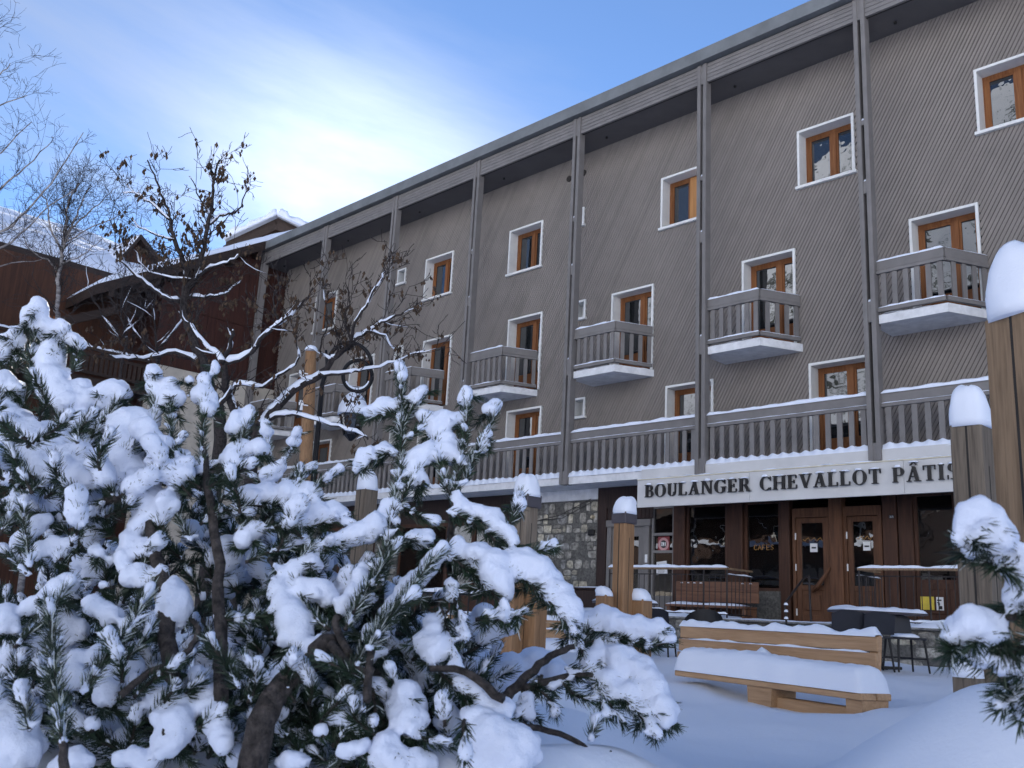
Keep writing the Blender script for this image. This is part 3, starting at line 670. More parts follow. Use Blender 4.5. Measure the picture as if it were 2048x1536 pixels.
# two entrance doors
def shop_door(px0, px1, pull):
    a, b = XW(px0), XW(px1); y = WY - 0.02
    fr = G().box((a - 0.07, y - 0.02, TF), (a, y + 0.1, 3.18)).box((b, y - 0.02, TF), (b + 0.07, y + 0.1, 3.18)).box((a - 0.07, y - 0.02, 3.181), (b + 0.07, y + 0.1, 3.36)).build('entrance_door', 'door_wood', bld)
    s = 0.11; zt = 3.17; zg = 1.88
    G().bbox((a + .004, y, TF + 0.04), (a + s, y + 0.055, zt), .006).bbox((b - s, y, TF + 0.04), (b - .004, y + 0.055, zt), .006).bbox((a + s, y + .002, zt - 0.10), (b - s, y + 0.054, zt), .006).bbox((a + s, y + .002, zg - 0.10), (b - s, y + 0.054, zg), .006)\
        .bbox((a + s, y + .002, TF + 0.04), (b - s, y + 0.054, TF + 0.17), .006).box((a + s, y + 0.02, TF + 0.17), (b - s, y + 0.045, zg - 0.10)).bbox((a + s + .07, y - .004, TF + 0.25), (b - s - .07, y + 0.02, zg - 0.18), .012).build('door_leaf', 'door_wood', fr)
    G().box((a + s, y + 0.025, zg), (b - s, y + 0.031, zt - 0.10)).build('pane', 'shop_glass', fr)
    for z in (1.3, 2.15, 2.75): G().box((a - 0.012, y - 0.028, z), (a + 0.008, y - 0.004, z + 0.13)).build('hinge', 'white_enamel', fr)
    if pull:
        p0, p1 = onY(1624, 1182, y - 0.09), onY(1660, 1135, y - 0.09)
        m_ = (p0 + p1) / 2 + Vector((0.02, -0.02, -0.02))
        G().tube([p0, p0.lerp(m_, .5) + Vector((.03, 0, 0)), m_, p1], [0.045, 0.05, 0.04, 0.022], 8).build('handle', 'door_wood', fr, smooth=True)
    return fr, y
d1, yy = shop_door(1594, 1658, True); d2, yy = shop_door(1697, 1760, False)
def quadpx(x0, y0, x1, y1, Y, mat, name, parent, th=0.004):
    A, B = onY(x0, y0, Y), onY(x1, y1, Y); z0, z1 = min(A.z, B.z), max(A.z, B.z)
    return G().box((A.x, Y, z0), (B.x, Y + th, z1)).build(name, mat, parent)
# notices on the doors with a printed line, gilt script on the glass
for dd, x0, y0 in ((d1, 1620, 1087), (d2, 1726, 1084)):
    n_ = quadpx(x0, y0, x0 + 15, y0 + 17, yy + 0.012, 'paper', 'notice', dd); quadpx(x0 + 3, y0 + 7, x0 + 12, y0 + 10, yy + 0.009, 'print_dark', 'printed_line', dd, 0.002)
    for k in range(7):
        q0 = onY(x0 - 14 + k * 6, y0 - 8, yy + 0.02); q1 = q0 + Vector((0.05, 0, 0.035 if k % 2 else -0.03)); q2 = q1 + Vector((0.02, 0, -0.03 if k % 2 else 0.04))
        G().tube([q0, q1, q2], 0.006, 4).build('gilt_lettering', 'gold_print', dd)
# round poster and a paper in the narrow window
P0 = onY(1325, 1088, WY - 0.012)
po = G().box((P0.x - .155, WY + .028, P0.z - .20), (P0.x + .155, WY + .032, P0.z + .165)).build('poster', 'poster_red', bld)
def disc(c, r0, r1, y, n=32):
    g = G(); vs_ = []
    for i in range(n):
        a = 2 * math.pi * i / n; vs_ += [(c.x + r0 * math.cos(a), y, c.z + r0 * math.sin(a)), (c.x + r1 * math.cos(a), y, c.z + r1 * math.sin(a))]
    g.add(vs_, [(2 * i, 2 * i + 1, (2 * i + 3) % (2 * n), (2 * i + 2) % (2 * n)) for i in range(n)]); return g
disc(P0, 0.085, 0.142, WY + .025).build('ring_print', 'poster_pink', po); disc(P0, 0.0, 0.085, WY + .0255).build('disc_print', 'print_dark', po)
for k, xx in enumerate((-.055, -.02, .012, .05)):
    g = G().box((P0.x + xx - .007, WY + .021, P0.z - .045), (P0.x + xx + .007, WY + .024, P0.z + .045))
    if k == 1: g.add([(P0.x + xx, WY + .0212, P0.z + .045), (P0.x + xx + .014, WY + .0212, P0.z + .045), (P0.x + .02, WY + .0212, P0.z - .045), (P0.x + .006, WY + .0212, P0.z - .045)], [(0, 1, 2, 3)])
    g.build('letter', 'white_enamel', po)
G().box((P0.x - .14, WY + .022, P0.z - .195), (P0.x + .14, WY + .026, P0.z - .165)).build('printed_line', 'paper', po)
A = onY(1312, 1124, WY); g = G(); g.add([(A.x, WY + .02, A.z - .28), (A.x + .30, WY + .02, A.z - .25), (A.x + .27, WY + .02, A.z + .03), (A.x, WY + .02, A.z)], [(0, 1, 2, 3)]); pp = g.build('notice', 'paper', bld)
for k in range(5): G().box((A.x + .04, WY + .016, A.z - .06 - k * .04), (A.x + .22, WY + .018, A.z - .05 - k * .04)).build('printed_line', 'print_dark', bld)
# CAFES on the middle window, word on its neighbour
STROKE = {'C': [[(.9, .85), (.5, 1), (.1, .75), (.1, .25), (.5, 0), (.9, .15)]], 'A': [[(0, 0), (.5, 1), (1, 0)], [(.2, .4), (.8, .4)]], 'F': [[(.1, 0), (.1, 1), (.9, 1)], [(.1, .5), (.7, .5)]], 'E': [[(.9, 0), (.1, 0), (.1, 1), (.9, 1)], [(.1, .5), (.7, .5)]],
          'S': [[(.9, .85), (.5, 1), (.1, .78), (.9, .25), (.5, 0), (.1, .15)]], 'T': [[(.5, 0), (.5, 1)], [(0, 1), (1, 1)]], 'H': [[(.1, 0), (.1, 1)], [(.9, 0), (.9, 1)], [(.1, .5), (.9, .5)]]}
def thin_text(word, px, py, h, w, Y, mat, parent):
    p = onY(px, py, Y)
    for k, ch in enumerate(word):
        g = G()
        for s_ in STROKE[ch]: g.tube([(p.x + k * w * 1.25 + u * w, Y, p.z + v * h) for u, v in s_], 0.008, 4)
        g.build('gilt_letter', mat, parent)
thin_text('CAFES', 1508, 1100, 0.10, 0.075, WY + 0.03, 'gold_print', bld)
# notices on the panel by the right window, house number plate
quadpx(1841, 1193, 1869, 1220, WY - 0.062, 'poster_yellow', 'notice', bld); n_ = quadpx(1872, 1194, 1888, 1221, WY - 0.062, 'paper', 'notice', bld)
for k, q in enumerate(((1874, 1199, 1883, 1202), (1876, 1206, 1880, 1211), (1878, 1212, 1885, 1219), (1874, 1204, 1879, 1206))): quadpx(*q, WY - 0.066, 'print_dark', 'printed_mark', bld, 0.002)
quadpx(1777, 1030, 1788, 1037, WY - 0.078, 'print_dark', 'number_plate', bld)
p = onY(1779, 1035.5, WY - 0.082)
for k, segs in enumerate(([[(0, 0), (1, 0), (1, 1), (0, 1)], [(0, .5), (1, .5)]], [[(0, 0), (1, 0), (1, 1), (0, 1), (0, 0)]], [[(0, .5), (1, .5), (1, 0), (0, 0), (0, 1), (1, 1)]])):
    g = G()
    for s_ in segs: g.tube([(p.x + k * .027 + u * .018, p.y, p.z + v * .035) for u, v in s_], 0.003, 4)
    g.build('number', 'white_enamel', bld)
# counter, lamps and shelves inside the shop
G().bbox((-12.1, 18.6, 1.11), (-10.0, 19.2, 2.1), .02).build('counter', 'door_wood', bld)
for k in range(4): G().bbox((-12.2 + k * .9, 20.5, 1.11), (-11.4 + k * .9, 20.95, 3.2), .02).build('shelf', 'door_wood', bld)

# ================================================================== the shop sign
sg = thing('shop_sign', (-9, 16.3, 3.39), 'long pale sign panel with raised black serif letters over the bakery windows', 'sign')
SX0, SX1, SY = -12.66, -0.6, 16.30
js = [SX0, -9.93, -6.9, -3.8, SX1]
for a, b in zip(js, js[1:]): G().bbox((a + .002, SY, 3.385), (b - .002, SY + 0.03, 3.965), .004).build('panel', 'sign_panel', sg)
G().box((SX0, SY + .031, 3.40), (SX1, SY + 0.16, 3.96)).build('sign_frame', 'paint_grey', sg)
G().box((SX0 - .02, SY + 0.165, 3.97), (SX1, SY + 0.198, 4.225)).build('upper_band', 'sign_panel', sg)
G().bbox((SX0, SY - 0.012, 3.966), (SX1, SY + 0.164, 3.992), .004).build('ledge', 'sign_reflect_cream', sg)  # cream colour paints in the yellowish reflection along the top of the panel
def arc(cx, cy, rx, ry, a0, a1, tk, tn, n=18):
    """stroke on an ellipse, tk wide at the sides, tn at top and bottom"""
    out = []; inn = []
    for i in range(n + 1):
        a = R_(a0 + (a1 - a0) * i / n); c_, s_ = math.cos(a), math.sin(a)
        t = tn + (tk - tn) * abs(c_) ** 1.3
        out.append((cx + rx * c_, cy + ry * s_)); inn.append((cx + (rx - t) * c_, cy + (ry - tn) * s_))
    return [[out[i], out[i + 1], inn[i + 1], inn[i]] for i in range(n)]
def rc(x0, y0, x1, y1): return [[(x0, y0), (x1, y0), (x1, y1), (x0, y1)]]
TK, TN, SF = 0.19, 0.07, 0.06
def stem(x, w=TK, y0=0, y1=1, s=0.07): return rc(x, y0 + SF, x + w, y1 - SF) + rc(x - s, y0, x + w + s, y0 + SF) + rc(x - s, y1 - SF, x + w + s, y1)
def diag(x0, y0, x1, y1, w): return [[(x0, y0), (x0 + w, y0), (x1 + w, y1), (x1, y1)]]
GL = {'B': (0.72, lambda: stem(.07) + rc(.26, .94, .42, 1) + rc(.26, .48, .42, .55) + rc(.26, 0, .42, .06) + arc(.40, .755, .23, .245, -90, 90, .17, .06) + arc(.40, .275, .30, .275, -90, 90, .19, .06)),
      'O': (0.92, lambda: arc(.46, .5, .43, .52, 0, 360, .20, .055, 32)), 'U': (0.82, lambda: rc(.10, .3, .28, .94) + rc(.03, .94, .35, 1) + rc(.63, .3, .70, .94) + rc(.55, .94, .79, 1) + arc(.40, .31, .30, .33, 180, 360, .17, .07)),
      'L': (0.70, lambda: stem(.07) + rc(.26, 0, .64, .06) + rc(.59, .06, .65, .27)), 'A': (0.88, lambda: diag(.11, .06, .40, .98, .075) + diag(.56, .06, .345, 1, .20) + rc(.02, 0, .30, .06) + rc(.47, 0, .87, .06) + rc(.22, .30, .60, .36)),
      'N': (0.90, lambda: rc(.11, .06, .18, .94) + rc(.02, 0, .28, .06) + rc(.02, .94, .20, 1) + diag(.64, 0, .12, 1, .19) + rc(.72, .06, .79, .94) + rc(.63, .94, .88, 1)),
      'G': (0.92, lambda: arc(.47, .5, .43, .52, 38, 322, .20, .06, 28) + rc(.62, .10, .80, .42) + rc(.52, .42, .90, .48) + rc(.78, .68, .83, 1)),
      'E': (0.72, lambda: stem(.07) + rc(.26, 0, .62, .06) + rc(.60, .06, .66, .27) + rc(.26, .94, .60, 1) + rc(.57, .74, .62, .94) + rc(.26, .48, .44, .54) + rc(.44, .38, .49, .64)),
      'R': (0.82, lambda: stem(.07) + rc(.26, .94, .42, 1) + rc(.26, .46, .42, .52) + arc(.40, .73, .27, .27, -90, 90, .18, .06) + diag(.58, .06, .37, .48, .20) + rc(.54, 0, .86, .06)),
      'C': (0.86, lambda: arc(.47, .5, .43, .52, 42, 318, .20, .06, 28) + rc(.77, .68, .82, 1) + rc(.77, .0, .81, .2)), 'H': (0.96, lambda: stem(.09) + stem(.67) + rc(.28, .47, .67, .53)),
      'V': (0.86, lambda: diag(.36, 0, .08, .94, .20) + diag(.42, .02, .70, .94, .07) + rc(.0, .94, .38, 1) + rc(.60, .94, .86, 1)), 'T': (0.78, lambda: rc(.30, .06, .49, .94) + rc(.20, 0, .59, .06) + rc(.04, .94, .75, 1) + rc(.04, .70, .09, .94) + rc(.70, .70, .75, .94)),
      'P': (0.74, lambda: stem(.07) + rc(.26, .94, .42, 1) + rc(.26, .42, .42, .48) + arc(.40, .71, .30, .29, -90, 90, .19, .06)), 'I': (0.42, lambda: stem(.11)),
      'S': (0.64, lambda: arc(.32, .75, .24, .27, 60, 270, .17, .07) + arc(.33, .25, .27, .27, -120, 90, .17, .07) + rc(.50, .72, .55, 1) + rc(.05, 0, .10, .28)), ' ': (0.42, lambda: [])}
GL['^'] = (GL['A'][0], lambda: GL['A'][1]() + [[(.22, 1.06), (.31, 1.06), (.45, 1.24), (.40, 1.30)], [(.60, 1.06), (.69, 1.06), (.50, 1.30), (.45, 1.24)]])
def lay(word, x0, x1, z, h):
    tot = sum(GL[c_][0] + 0.09 for c_ in word) - 0.09; sc = (x1 - x0) / tot; x = x0
    for k, ch in enumerate(word):
        adv, fn = GL[ch]; pol = fn()
        if pol:
            g = G()
            for i, p in enumerate(pol):
                g.prism_y([(x + u * sc, z + v * h) for u, v in p], SY - 0.062 - 0.0004 * (i % 9), SY - 0.025)
            lt = g.build('letter', 'letter_black', sg)
            rnd = random.Random(k * 3 + len(word))
            if rnd.random() < 0.75:
                snow_dome(G(), (x + adv * sc * rnd.uniform(.35, .6), SY - .042, z + h + (0.07 if ch == '^' else -.002)), adv * sc * rnd.uniform(.25, .42), 0.035, rnd.uniform(.02, .05), k, 10, 4).build('snow', 'snow', lt, smooth=True)
        x += (adv + 0.09) * sc
    return x
lay('BOULANGER', -12.42, -9.88, 3.585, 0.262); lay('CHEVALLOT', -9.68, -7.28, 3.585, 0.262); lay('P^TISSIER', -7.08, -5.12, 3.585, 0.262)
g = G(); snow_strip(g, (SX0, SY + .07, 3.990), (SX1, SY + .07, 3.990), .15, .022, 77, seg=240, rough=1.2, ends=.1); g.build('snow', 'snow', sg, smooth=True)
# ================================================================== terrace in front of the bakery
TY = 15.35
ter = G().box((-14.75, TY + 0.05, 0.2), (XR, WY + 0.02, TF - 0.03)).build('terrace', 'mortar'); tag(ter, 'raised stone terrace along the foot of the building', kind='structure')
G().bbox((-14.78, TY - 0.02, TF - 0.029), (-10.05, WY + 0.02, TF + 0.005), .01).build('paving_slab', 'stone_b', ter)
G().bbox((-10.045, TY - 0.02, TF - 0.029), (-7.40, WY + 0.02, TF + 0.005), .01).build('paving_slab', 'stone_b', ter)
G().bbox((-7.395, TY - 0.02, TF - 0.029), (XR, WY + 0.02, TF + 0.005), .01).build('paving_slab', 'stone_b', ter)
stones(ter, -14.7, -10.0, 0.42, TF - 0.04, TY + 0.05, 21, 0.16, 0.26, wf=1.3)
stones(ter, -7.35, 0.0, 0.42, TF - 0.04, TY + 0.05, 22, 0.16, 0.28, wf=1.4)
for i in range(3):
    st = G().bbox((-10.0, TY - 0.9 + i * 0.3, 0.25), (-7.4, TY + 0.06, 0.62 + i * 0.17), .015).build('step', 'stone_b', ter)
    snow_strip(G(), (-9.95, TY - 0.77 + i * .3, 0.62 + i * .17), (-7.45, TY - 0.77 + i * .3, 0.62 + i * .17), .28, .06, 50 + i, rough=.6).build('snow', 'snow', ter, smooth=True)
def floor_snow(x0, x1, y0, y1, h, seed):
    g = G(); g.grid(lambda u, v: Vector((x0 + (x1 - x0) * u, y0 + (y1 - y0) * v, TF + 0.004 + h * (0.6 + 0.8 * fbm((u * (x1 - x0) * 1.2, v * 3, seed), 4)) * min(1, 12 * min(u, 1 - u, v, 1 - v)) ** .5)), 60, 14)
    return g.build('snow', 'snow', ter, smooth=True)
floor_snow(-14.7, -10.1, TY, 16.55, .10, 3); floor_snow(-7.3, 0, TY, 16.3, .09, 4); floor_snow(-10, -7.5, TY + .02, 16.0, .03, 5)
def railing(x0, x1, ret, label, seed):
    y = 15.62; t = thing('terrace_railing', ((x0 + x1) / 2, y, TF), label, 'railing')
    G().bbox((x0, y - .03, 2.045), (x1, y + .03, 2.085), .01).build('handrail', 'weathered_warm', t)
    G().tube([(x0, y, 1.955), (x1, y, 1.955)], .011, 6).build('upper_bar', 'rail_metal', t); G().tube([(x0, y, 1.235), (x1, y, 1.235)], .011, 6).build('lower_bar', 'rail_metal', t)
    xr, yr = ret, 16.45
    G().tube([(xr, y, 1.955), (xr, yr, 1.955)], .011, 6).build('upper_bar', 'rail_metal', t); G().bbox((xr - .03, y + .031, 2.046), (xr + .03, yr, 2.084), .01).build('handrail', 'weathered_warm', t); G().tube([(xr, y, 1.235), (xr, yr, 1.235)], .011, 6).build('lower_bar', 'rail_metal', t)
    n = int((x1 - x0) / .128)
    for i in range(n + 1):
        x = x0 + .02 + (x1 - x0 - .04) * i / n; big = i in (0, n) or i % 9 == 0
        G().tube([(x, y, TF), (x, y, 2.044 if big else 1.955)], .016 if big else .0075, 6).build('baluster', 'rail_metal', t)
    for i in range(1, 7): G().tube([(xr, y + .13 * i, 1.235), (xr, y + .13 * i, 1.955)], .0075, 6).build('baluster', 'rail_metal', t)
    snow_strip(G(), (x0, y, 2.083), (x1, y, 2.083), .065, .042, seed, seg=int((x1 - x0) / .06), rough=.9, ends=.3).build('snow', 'snow', t, smooth=True)
    snow_strip(G(), (x0, y, 1.24), (x1, y, 1.24), .05, .035, seed + 1, seg=60, rough=1.3).build('snow', 'snow', t, smooth=True)
    snow_strip(G(), (xr, y, 1.962), (xr, yr, 1.962), .05, .02, seed + 2, rough=.9).build('snow', 'snow', t, smooth=True)
railing(-12.82, -9.98, -9.98, 'snow-topped iron terrace railing in front of the grey side door', 60)
railing(-7.46, -2.0, -7.46, 'snow-topped iron terrace railing by the yellow notice', 64)
# stair handrail
A, B = onY(1606, 1158, 15.3), onY(1572, 1204, 14.5); C2 = Vector((B.x, B.y, 0.55))
t = thing('stair_handrail', (B.x, B.y, 0.55), 'thin bent iron handrail beside the steps to the bakery doors', 'handrail')
G().tube([A, B, B + Vector((-.02, 0, -.08)), B + Vector((.0, 0, -.2)), C2], .018, 8).build('rail', 'rail_metal', t); p = onY(1618, 1150, 15.5)
G().tube([p, Vector((p.x + .02, p.y, TF))], .02, 8).tube([A, p], .016, 6).build('upright', 'rail_metal', t)
for k in range(3): snow_dome(G(), B + Vector((0, 0, -.05 - .11 * k)), .035, .035, .04, k, 8, 4).build('snow', 'snow', t, smooth=True)
# wooden settle behind the railing
bx0, bx1, by = onY(1352, 1165, 16.75).x, onY(1516, 1165, 16.75).x, 16.75
t = thing('wooden_settle', ((bx0 + bx1) / 2, by, TF), 'brown plank settle with pale studs under the shop windows', 'bench')
for i in range(2): G().bbox((bx0, by, 1.48 + i * .205), (bx1, by + .045, 1.68 + i * .205), .008).build('back_board', 'board_brown', t)
G().bbox((bx0 + .02, by - .42, 1.36), (bx1 - .02, by + .0, 1.41), .01).build('seat', 'board_brown', t)
for xx in (bx0 + .05, (bx0 + bx1) / 2, bx1 - .13): G().bbox((xx, by - .38, TF), (xx + .08, by + .04, 1.359), .01).build('leg', 'board_brown', t)
for k in (.07, .14, .21, .28, .72, .80): x = bx0 + (bx1 - bx0) * (k * 1.15); snow_dome(G(), (x, by - .012, 1.845), .03, .03, .022, k * 9, 8, 4).build('stud', 'white_enamel', t, smooth=True)
snow_strip(G(), (bx0 + .05, by - .22, 1.41), (bx1 - .1, by - .22, 1.41), .36, .05, 71, rough=.7).build('snow', 'snow', t, smooth=True)
# dark box against the stone wall
a, b = onY(1136, 1200, 16.75), onY(1196, 1200, 16.75)
t = thing('storage_box', ((a.x + b.x) / 2, 16.9, .6), 'dark maroon storage box standing against the stone wall', 'box')
G().bbox((a.x, 16.7, .6), (b.x, 17.3, 1.66), .02).build('body', 'dark_plank', t); G().bbox((a.x - .03, 16.67, 1.661), (b.x + .03, 17.32, 1.71), .012).build('lid', 'dark_plank', t)
snow_strip(G(), (a.x, 17.0, 1.708), (b.x, 17.0, 1.708), .5, .035, 74, rough=.9).build('snow', 'snow', t, smooth=True)
# ------------------------------------------------------------------ cafe tables and chairs
def table(c, rot, L, W, h, label, seed, round_=False):
    t = thing('cafe_table', c, label, 'table', 'cafe tables', rotz=rot, local=True)
    G().bbox((-L / 2, -W / 2, h - .03), (L / 2, W / 2, h), .012).build('table_top', 'cap_metal', t)
    G().bbox((-.045, -.045, .04), (.045, .045, h - .031), .008).build('column', 'black_metal', t)
    G().bbox((-.32, -.03, 0), (.32, .03, .039), .006).build('foot', 'black_metal', t); G().bbox((-.03, -.25, 0), (.03, .25, .04), .006).build('foot', 'black_metal', t)
    g = G(); g.grid(lambda u, v: Vector(((u - .5) * L * 1.01, (v - .5) * W * 1.02, h + .002 + (.045 + .04 * fbm((u * 3.5 + seed, v * 2, seed), 3)) * max(0, min(1, 9 * min(u, 1 - u), 7 * min(v, 1 - v))) ** .5)), 36, 16)
    g.build('snow', 'snow', t, smooth=True); return t
def chair(c, rot, label, seed, snow=True, hb=.80):
    t = thing('cafe_chair', c, label, 'chair', 'dark cafe chairs', rotz=rot, local=True); w = .42
    G().bbox((-w / 2, -.2, .42), (w / 2, .22, .45), .01).build('seat', 'plastic_navy', t)
    g = G()
    def bk(u, v): a = (u - .5) * 1.1; return Vector((math.sin(a) * .42, .20 + .05 * (1 - math.cos(a) * 1) + .05 * v, .47 + (hb - .47) * v - (.05 * abs(u - .5) ** 2 * 4 * v)))
    g.grid(bk, 10, 5)
    n0 = len(g.v); g.grid(lambda u, v: bk(u, v) + Vector((0, .022, 0)), 10, 5)
    g.build('backrest', 'plastic_navy', t, smooth=True)
    for sx, sy in ((-1, -1), (1, -1), (-1, 1), (1, 1)): G().tube([(sx * .18, sy * .17, .42), (sx * .215, sy * .215, 0)], [.017, .013], 6).build('leg', 'black_metal', t)
    for sy in (-1, 1): G().tube([(-.20, sy * .195, .18), (.20, sy * .195, .18)], .009, 5).build('stretcher', 'black_metal', t)
    if snow:
        snow_dome(G(), (0, -.0, .449), .19, .18, .05, seed, 16, 5).build('snow', 'snow', t, smooth=True); snow_strip(G(), (-.14, .255, hb - .006), (.14, .255, hb - .006), .04, .018, seed, rough=.9).build('snow', 'snow', t, smooth=True)
    return t
def gnd(px, py, d): p = dep(px, py, d); return Vector((p.x, p.y, gz(p.x, p.y) - .02))
view = math.atan2(FW[1], FW[0]) - math.pi / 2
c = gnd(1757, 1335, 13.2); c.z = .56; table(c, view + .02, 1.17, .66, .765, 'snow-dusted cafe table with three dark chairs, beside the steps', 1)
for px, d, r, lab, s_ in ((1697, 12.7, 2.9, 'dark cafe chair tucked under the table on the side facing the steps', False), (1741, 12.6, 3.3, 'dark cafe chair at the long side of the snowy table, behind the bench end', False), (1812, 12.8, .1, 'dark cafe chair with snow on its seat at the far end of the table', True)):
    q = gnd(px, 1335, d); q.z = .55; chair(q, view + r, lab, px, s_, .76)
c = gnd(1246, 1315, 14.6); c.z = .5; table(c, view, .95, .6, .80, 'small snow-covered cafe table behind the capped timber post', 2)
q = gnd(1316, 1300, 13.8); q.z = .5; chair(q, view + 2.7, 'dark cafe chair with snow on its slats next to the capped timber post', 9, True, .72)
q = gnd(1406, 1300, 13.6); q.z = .42
t = thing('tub_chair', q, 'black round-backed tub chair seen over the bench backrest', 'chair', rotz=view + 3.14, local=True)
g = G(); fn = lambda u, v, o=0: Vector((math.sin((u - .5) * 3.0) * (.27 + o), -.05 - math.cos((u - .5) * 3.0) * -(.25 + o), .38 + v * (.42 * (math.cos((u - .5) * 2.4)) ** .8 + .02)))
g.grid(fn, 16, 6); g.grid(lambda u, v: fn(u, v, .03), 16, 6); g.build('shell', 'black_metal', t, smooth=True)
G().tube([(0, .0, .0), (0, .0, .40)], .26, 16).build('base', 'black_metal', t)
# ------------------------------------------------------------------ timber post groups
def post_group(name, c, rot, beams, label, group='timber post groups'):
    """beams: dx, dy, size, top z above ground, material, snow height, metal cap"""
    t = thing(name, c, label, 'post', group, rotz=rot, local=True)
    for i, (dx_, dy_, s, h, m, sn, cap) in enumerate(beams):
        j = random.uniform(-.01, .01); a = s / 2
        b = G().bbox((dx_ - a, dy_ - a + j, -.5), (dx_ + a, dy_ + a + j, h), .012).build('beam', m, t)
        if i == 0 and s > .19:                              # drying crack down the faces
            G().box((dx_ - a - .001, dy_ - .01, -.3), (dx_ - a + .01, dy_ + .004, h - .02)).build('crack', 'groove_dark', b); G().box((dx_ - .012, dy_ - a - .002 + j, -.3), (dx_ - .004, dy_ - a + .01, h - .3)).build('crack', 'groove_dark', b)
        top = h
        if cap:
            G().bbox((dx_ - a - .02, dy_ - a - .02, h - .12), (dx_ + a + .02, dy_ + a + .02, h + .03), .006).build('metal_cap', 'cap_metal', b); top = h + .03; a += .02
        if sn: snow_dome(G(), (dx_, dy_, top - .003), a * 1.22, a * 1.22, sn, h * 7 + dx_, 28, 12, power=.60, lean=(random.uniform(-.03, .03), random.uniform(-.03, .03)), droop=.02, sq=.75).build('snow_cap', 'snow', b, smooth=True)
    return t
r45 = view + R_(43)
c = dep(1952, 1000, 6.6); gg = 0.62
c.z = gg; post_group('timber_post', c, r45, [(0, 0, .215, 2.47 - gg, 'weathered', .28, False), (-.20, .04, .155, .17, 'weathered', .16, False), (.10, -.19, .155, .10, 'weathered', .10, False)], 'weathered split timber post with a thick snow cap behind the tall brown post')
c = dep(2081, 800, 4.35); c.z = .6; post_group('timber_post', c, view + R_(20), [(0, 0, .30, 2.475 - .6, 'weathered_warm', .36, False)], 'tall broad brown timber post with a big snow dome')
c = dep(1247, 1100, 12.4); c.z = .5; post_group('timber_post', c, r45, [(0, 0, .20, 2.36 - .5, 'larch', .21, True), (-.235, .10, .17, .83, 'larch', .10, False), (.19, -.16, .20, .80, 'larch', .13, False), (-.02, -.25, .15, .42, 'larch', .1, False)], 'tan timber post with a square metal cap under a snow cone, stumps at its foot')
c = dep(1050, 1150, 10.9); c.z = .5; post_group('timber_post', c, r45, [(.10, .12, .20, 2.36 - .5, 'weathered', .25, True), (-.16, .0, .19, .93, 'larch', .08, False), (.04, -.15, .19, .90, 'larch', .08, False)], 'tan timber stumps before a grey capped post, beside the iron fence')
c = dep(733, 1000, 12.0); c.z = .5; post_group('timber_post', c, r45, [(0, 0, .205, 2.46 - .5, 'weathered', .25, False)], 'grey weathered timber post with snow cap rising among the pine branches')
# ------------------------------------------------------------------ plank bench
def make_bench(A, B, zt, name_label, zg, snowh=.23):
    d = (B - A); L = math.hypot(d.x, d.y); rot = math.atan2(d.y, d.x)
    t = thing('plank_bench', (A.x, A.y, zg), name_label, 'bench', 'plank benches', rotz=rot, local=True)
    sh = zt - .45 - zg; W = .33; xb0, xb1 = -.46, L - .20     # seat top above the snow, seat depth, backrest ends
    for i in range(2): G().bbox((0, .005 + i * .165, sh - .055), (L, .162 + i * .165, sh), .008).build('seat_plank', 'larch_x', t)
    for i in range(3):
        y0, z0 = W + .02 + i * .02, sh + .05 + i * .135
        G().bbox((xb0, y0, z0), (xb1, y0 + .035, z0 + .122), .006).build('back_plank', 'larch_x', t)
    for x0_, x1_ in ((L * .44, L * .44 + .34), (L - .20, L - .02)):
        G().prism_y([(x0_ + .03, -.35), (x1_ - .04, -.35), (x1_, sh - .056), (x0_, sh - .056)], .03, W - .02).build('leg', 'larch_x', t)
    for x in (xb0 + .06, L * .5, xb1 - .06): G().beam((x, W + .03, -.3), (x, W + .115, sh + .45), .09, .04, up=(0, 1, 0)).build('back_post', 'larch_x', t)
    G().bbox((L * .44 + .3, .10, -.25), (L - .15, .24, .06), .01).build('base_beam', 'larch_x', t)
    g = G()
    def sn(u, v):
        e = min(1, min(u * L / .13, (1 - u) * L / .10)); e = math.sqrt(max(0, 1 - (1 - e) ** 2)); w = math.sqrt(max(0, 1 - (abs(v - .5) * 2) ** 3.6)) if 0 < v < 1 else 0
        hh = snowh * (1.10 - .24 * u) * e ** .8 * (w ** .7) * (1 + .09 * fbm((u * 6, v * 2, 7.7), 3) + .03 * fbm((u * 25, v * 6, 2), 2))
        if abs(u - .44) < .03 and v > .6: hh += .05 * (1 - abs(u - .44) / .03)
        return Vector((.01 + u * (L - .02), -.012 + v * (W + .02) + .012 * fbm((u * 9, v, 4), 2), sh + .001 + hh))
    g.grid(sn, 80, 22); g.build('seat_snow', 'snow', t, smooth=True)
    snow_strip(G(), (xb0, W + .085, sh + .44), (xb1, W + .085, sh + .44), .085, .06, 31, seg=70, rough=.9, ends=.5).build('snow', 'snow', t, smooth=True)
    for i in (0, 1): z = sh + .172 + i * .135; snow_strip(G(), (xb0 + .05, W + .035 + i * .02, z), (xb1 - .1, W + .035 + i * .02, z), .03, .014, z * 9, seg=30, rough=1.6).build('snow', 'snow', t, smooth=True)
    return t
A = dep(1348, 1340, 9.84); B = dep(1722, 1388, 7.56); zg = .36
make_bench(A, B, 1.0, 'pale plank bench in the open snow, seat buried under a thick snow cushion', zg)
A = dep(905, 1310, 14.6); B = dep(1150, 1300, 13.4); make_bench(A, B, .98, 'pale plank bench behind the iron fence and the timber stumps', .50, .2)
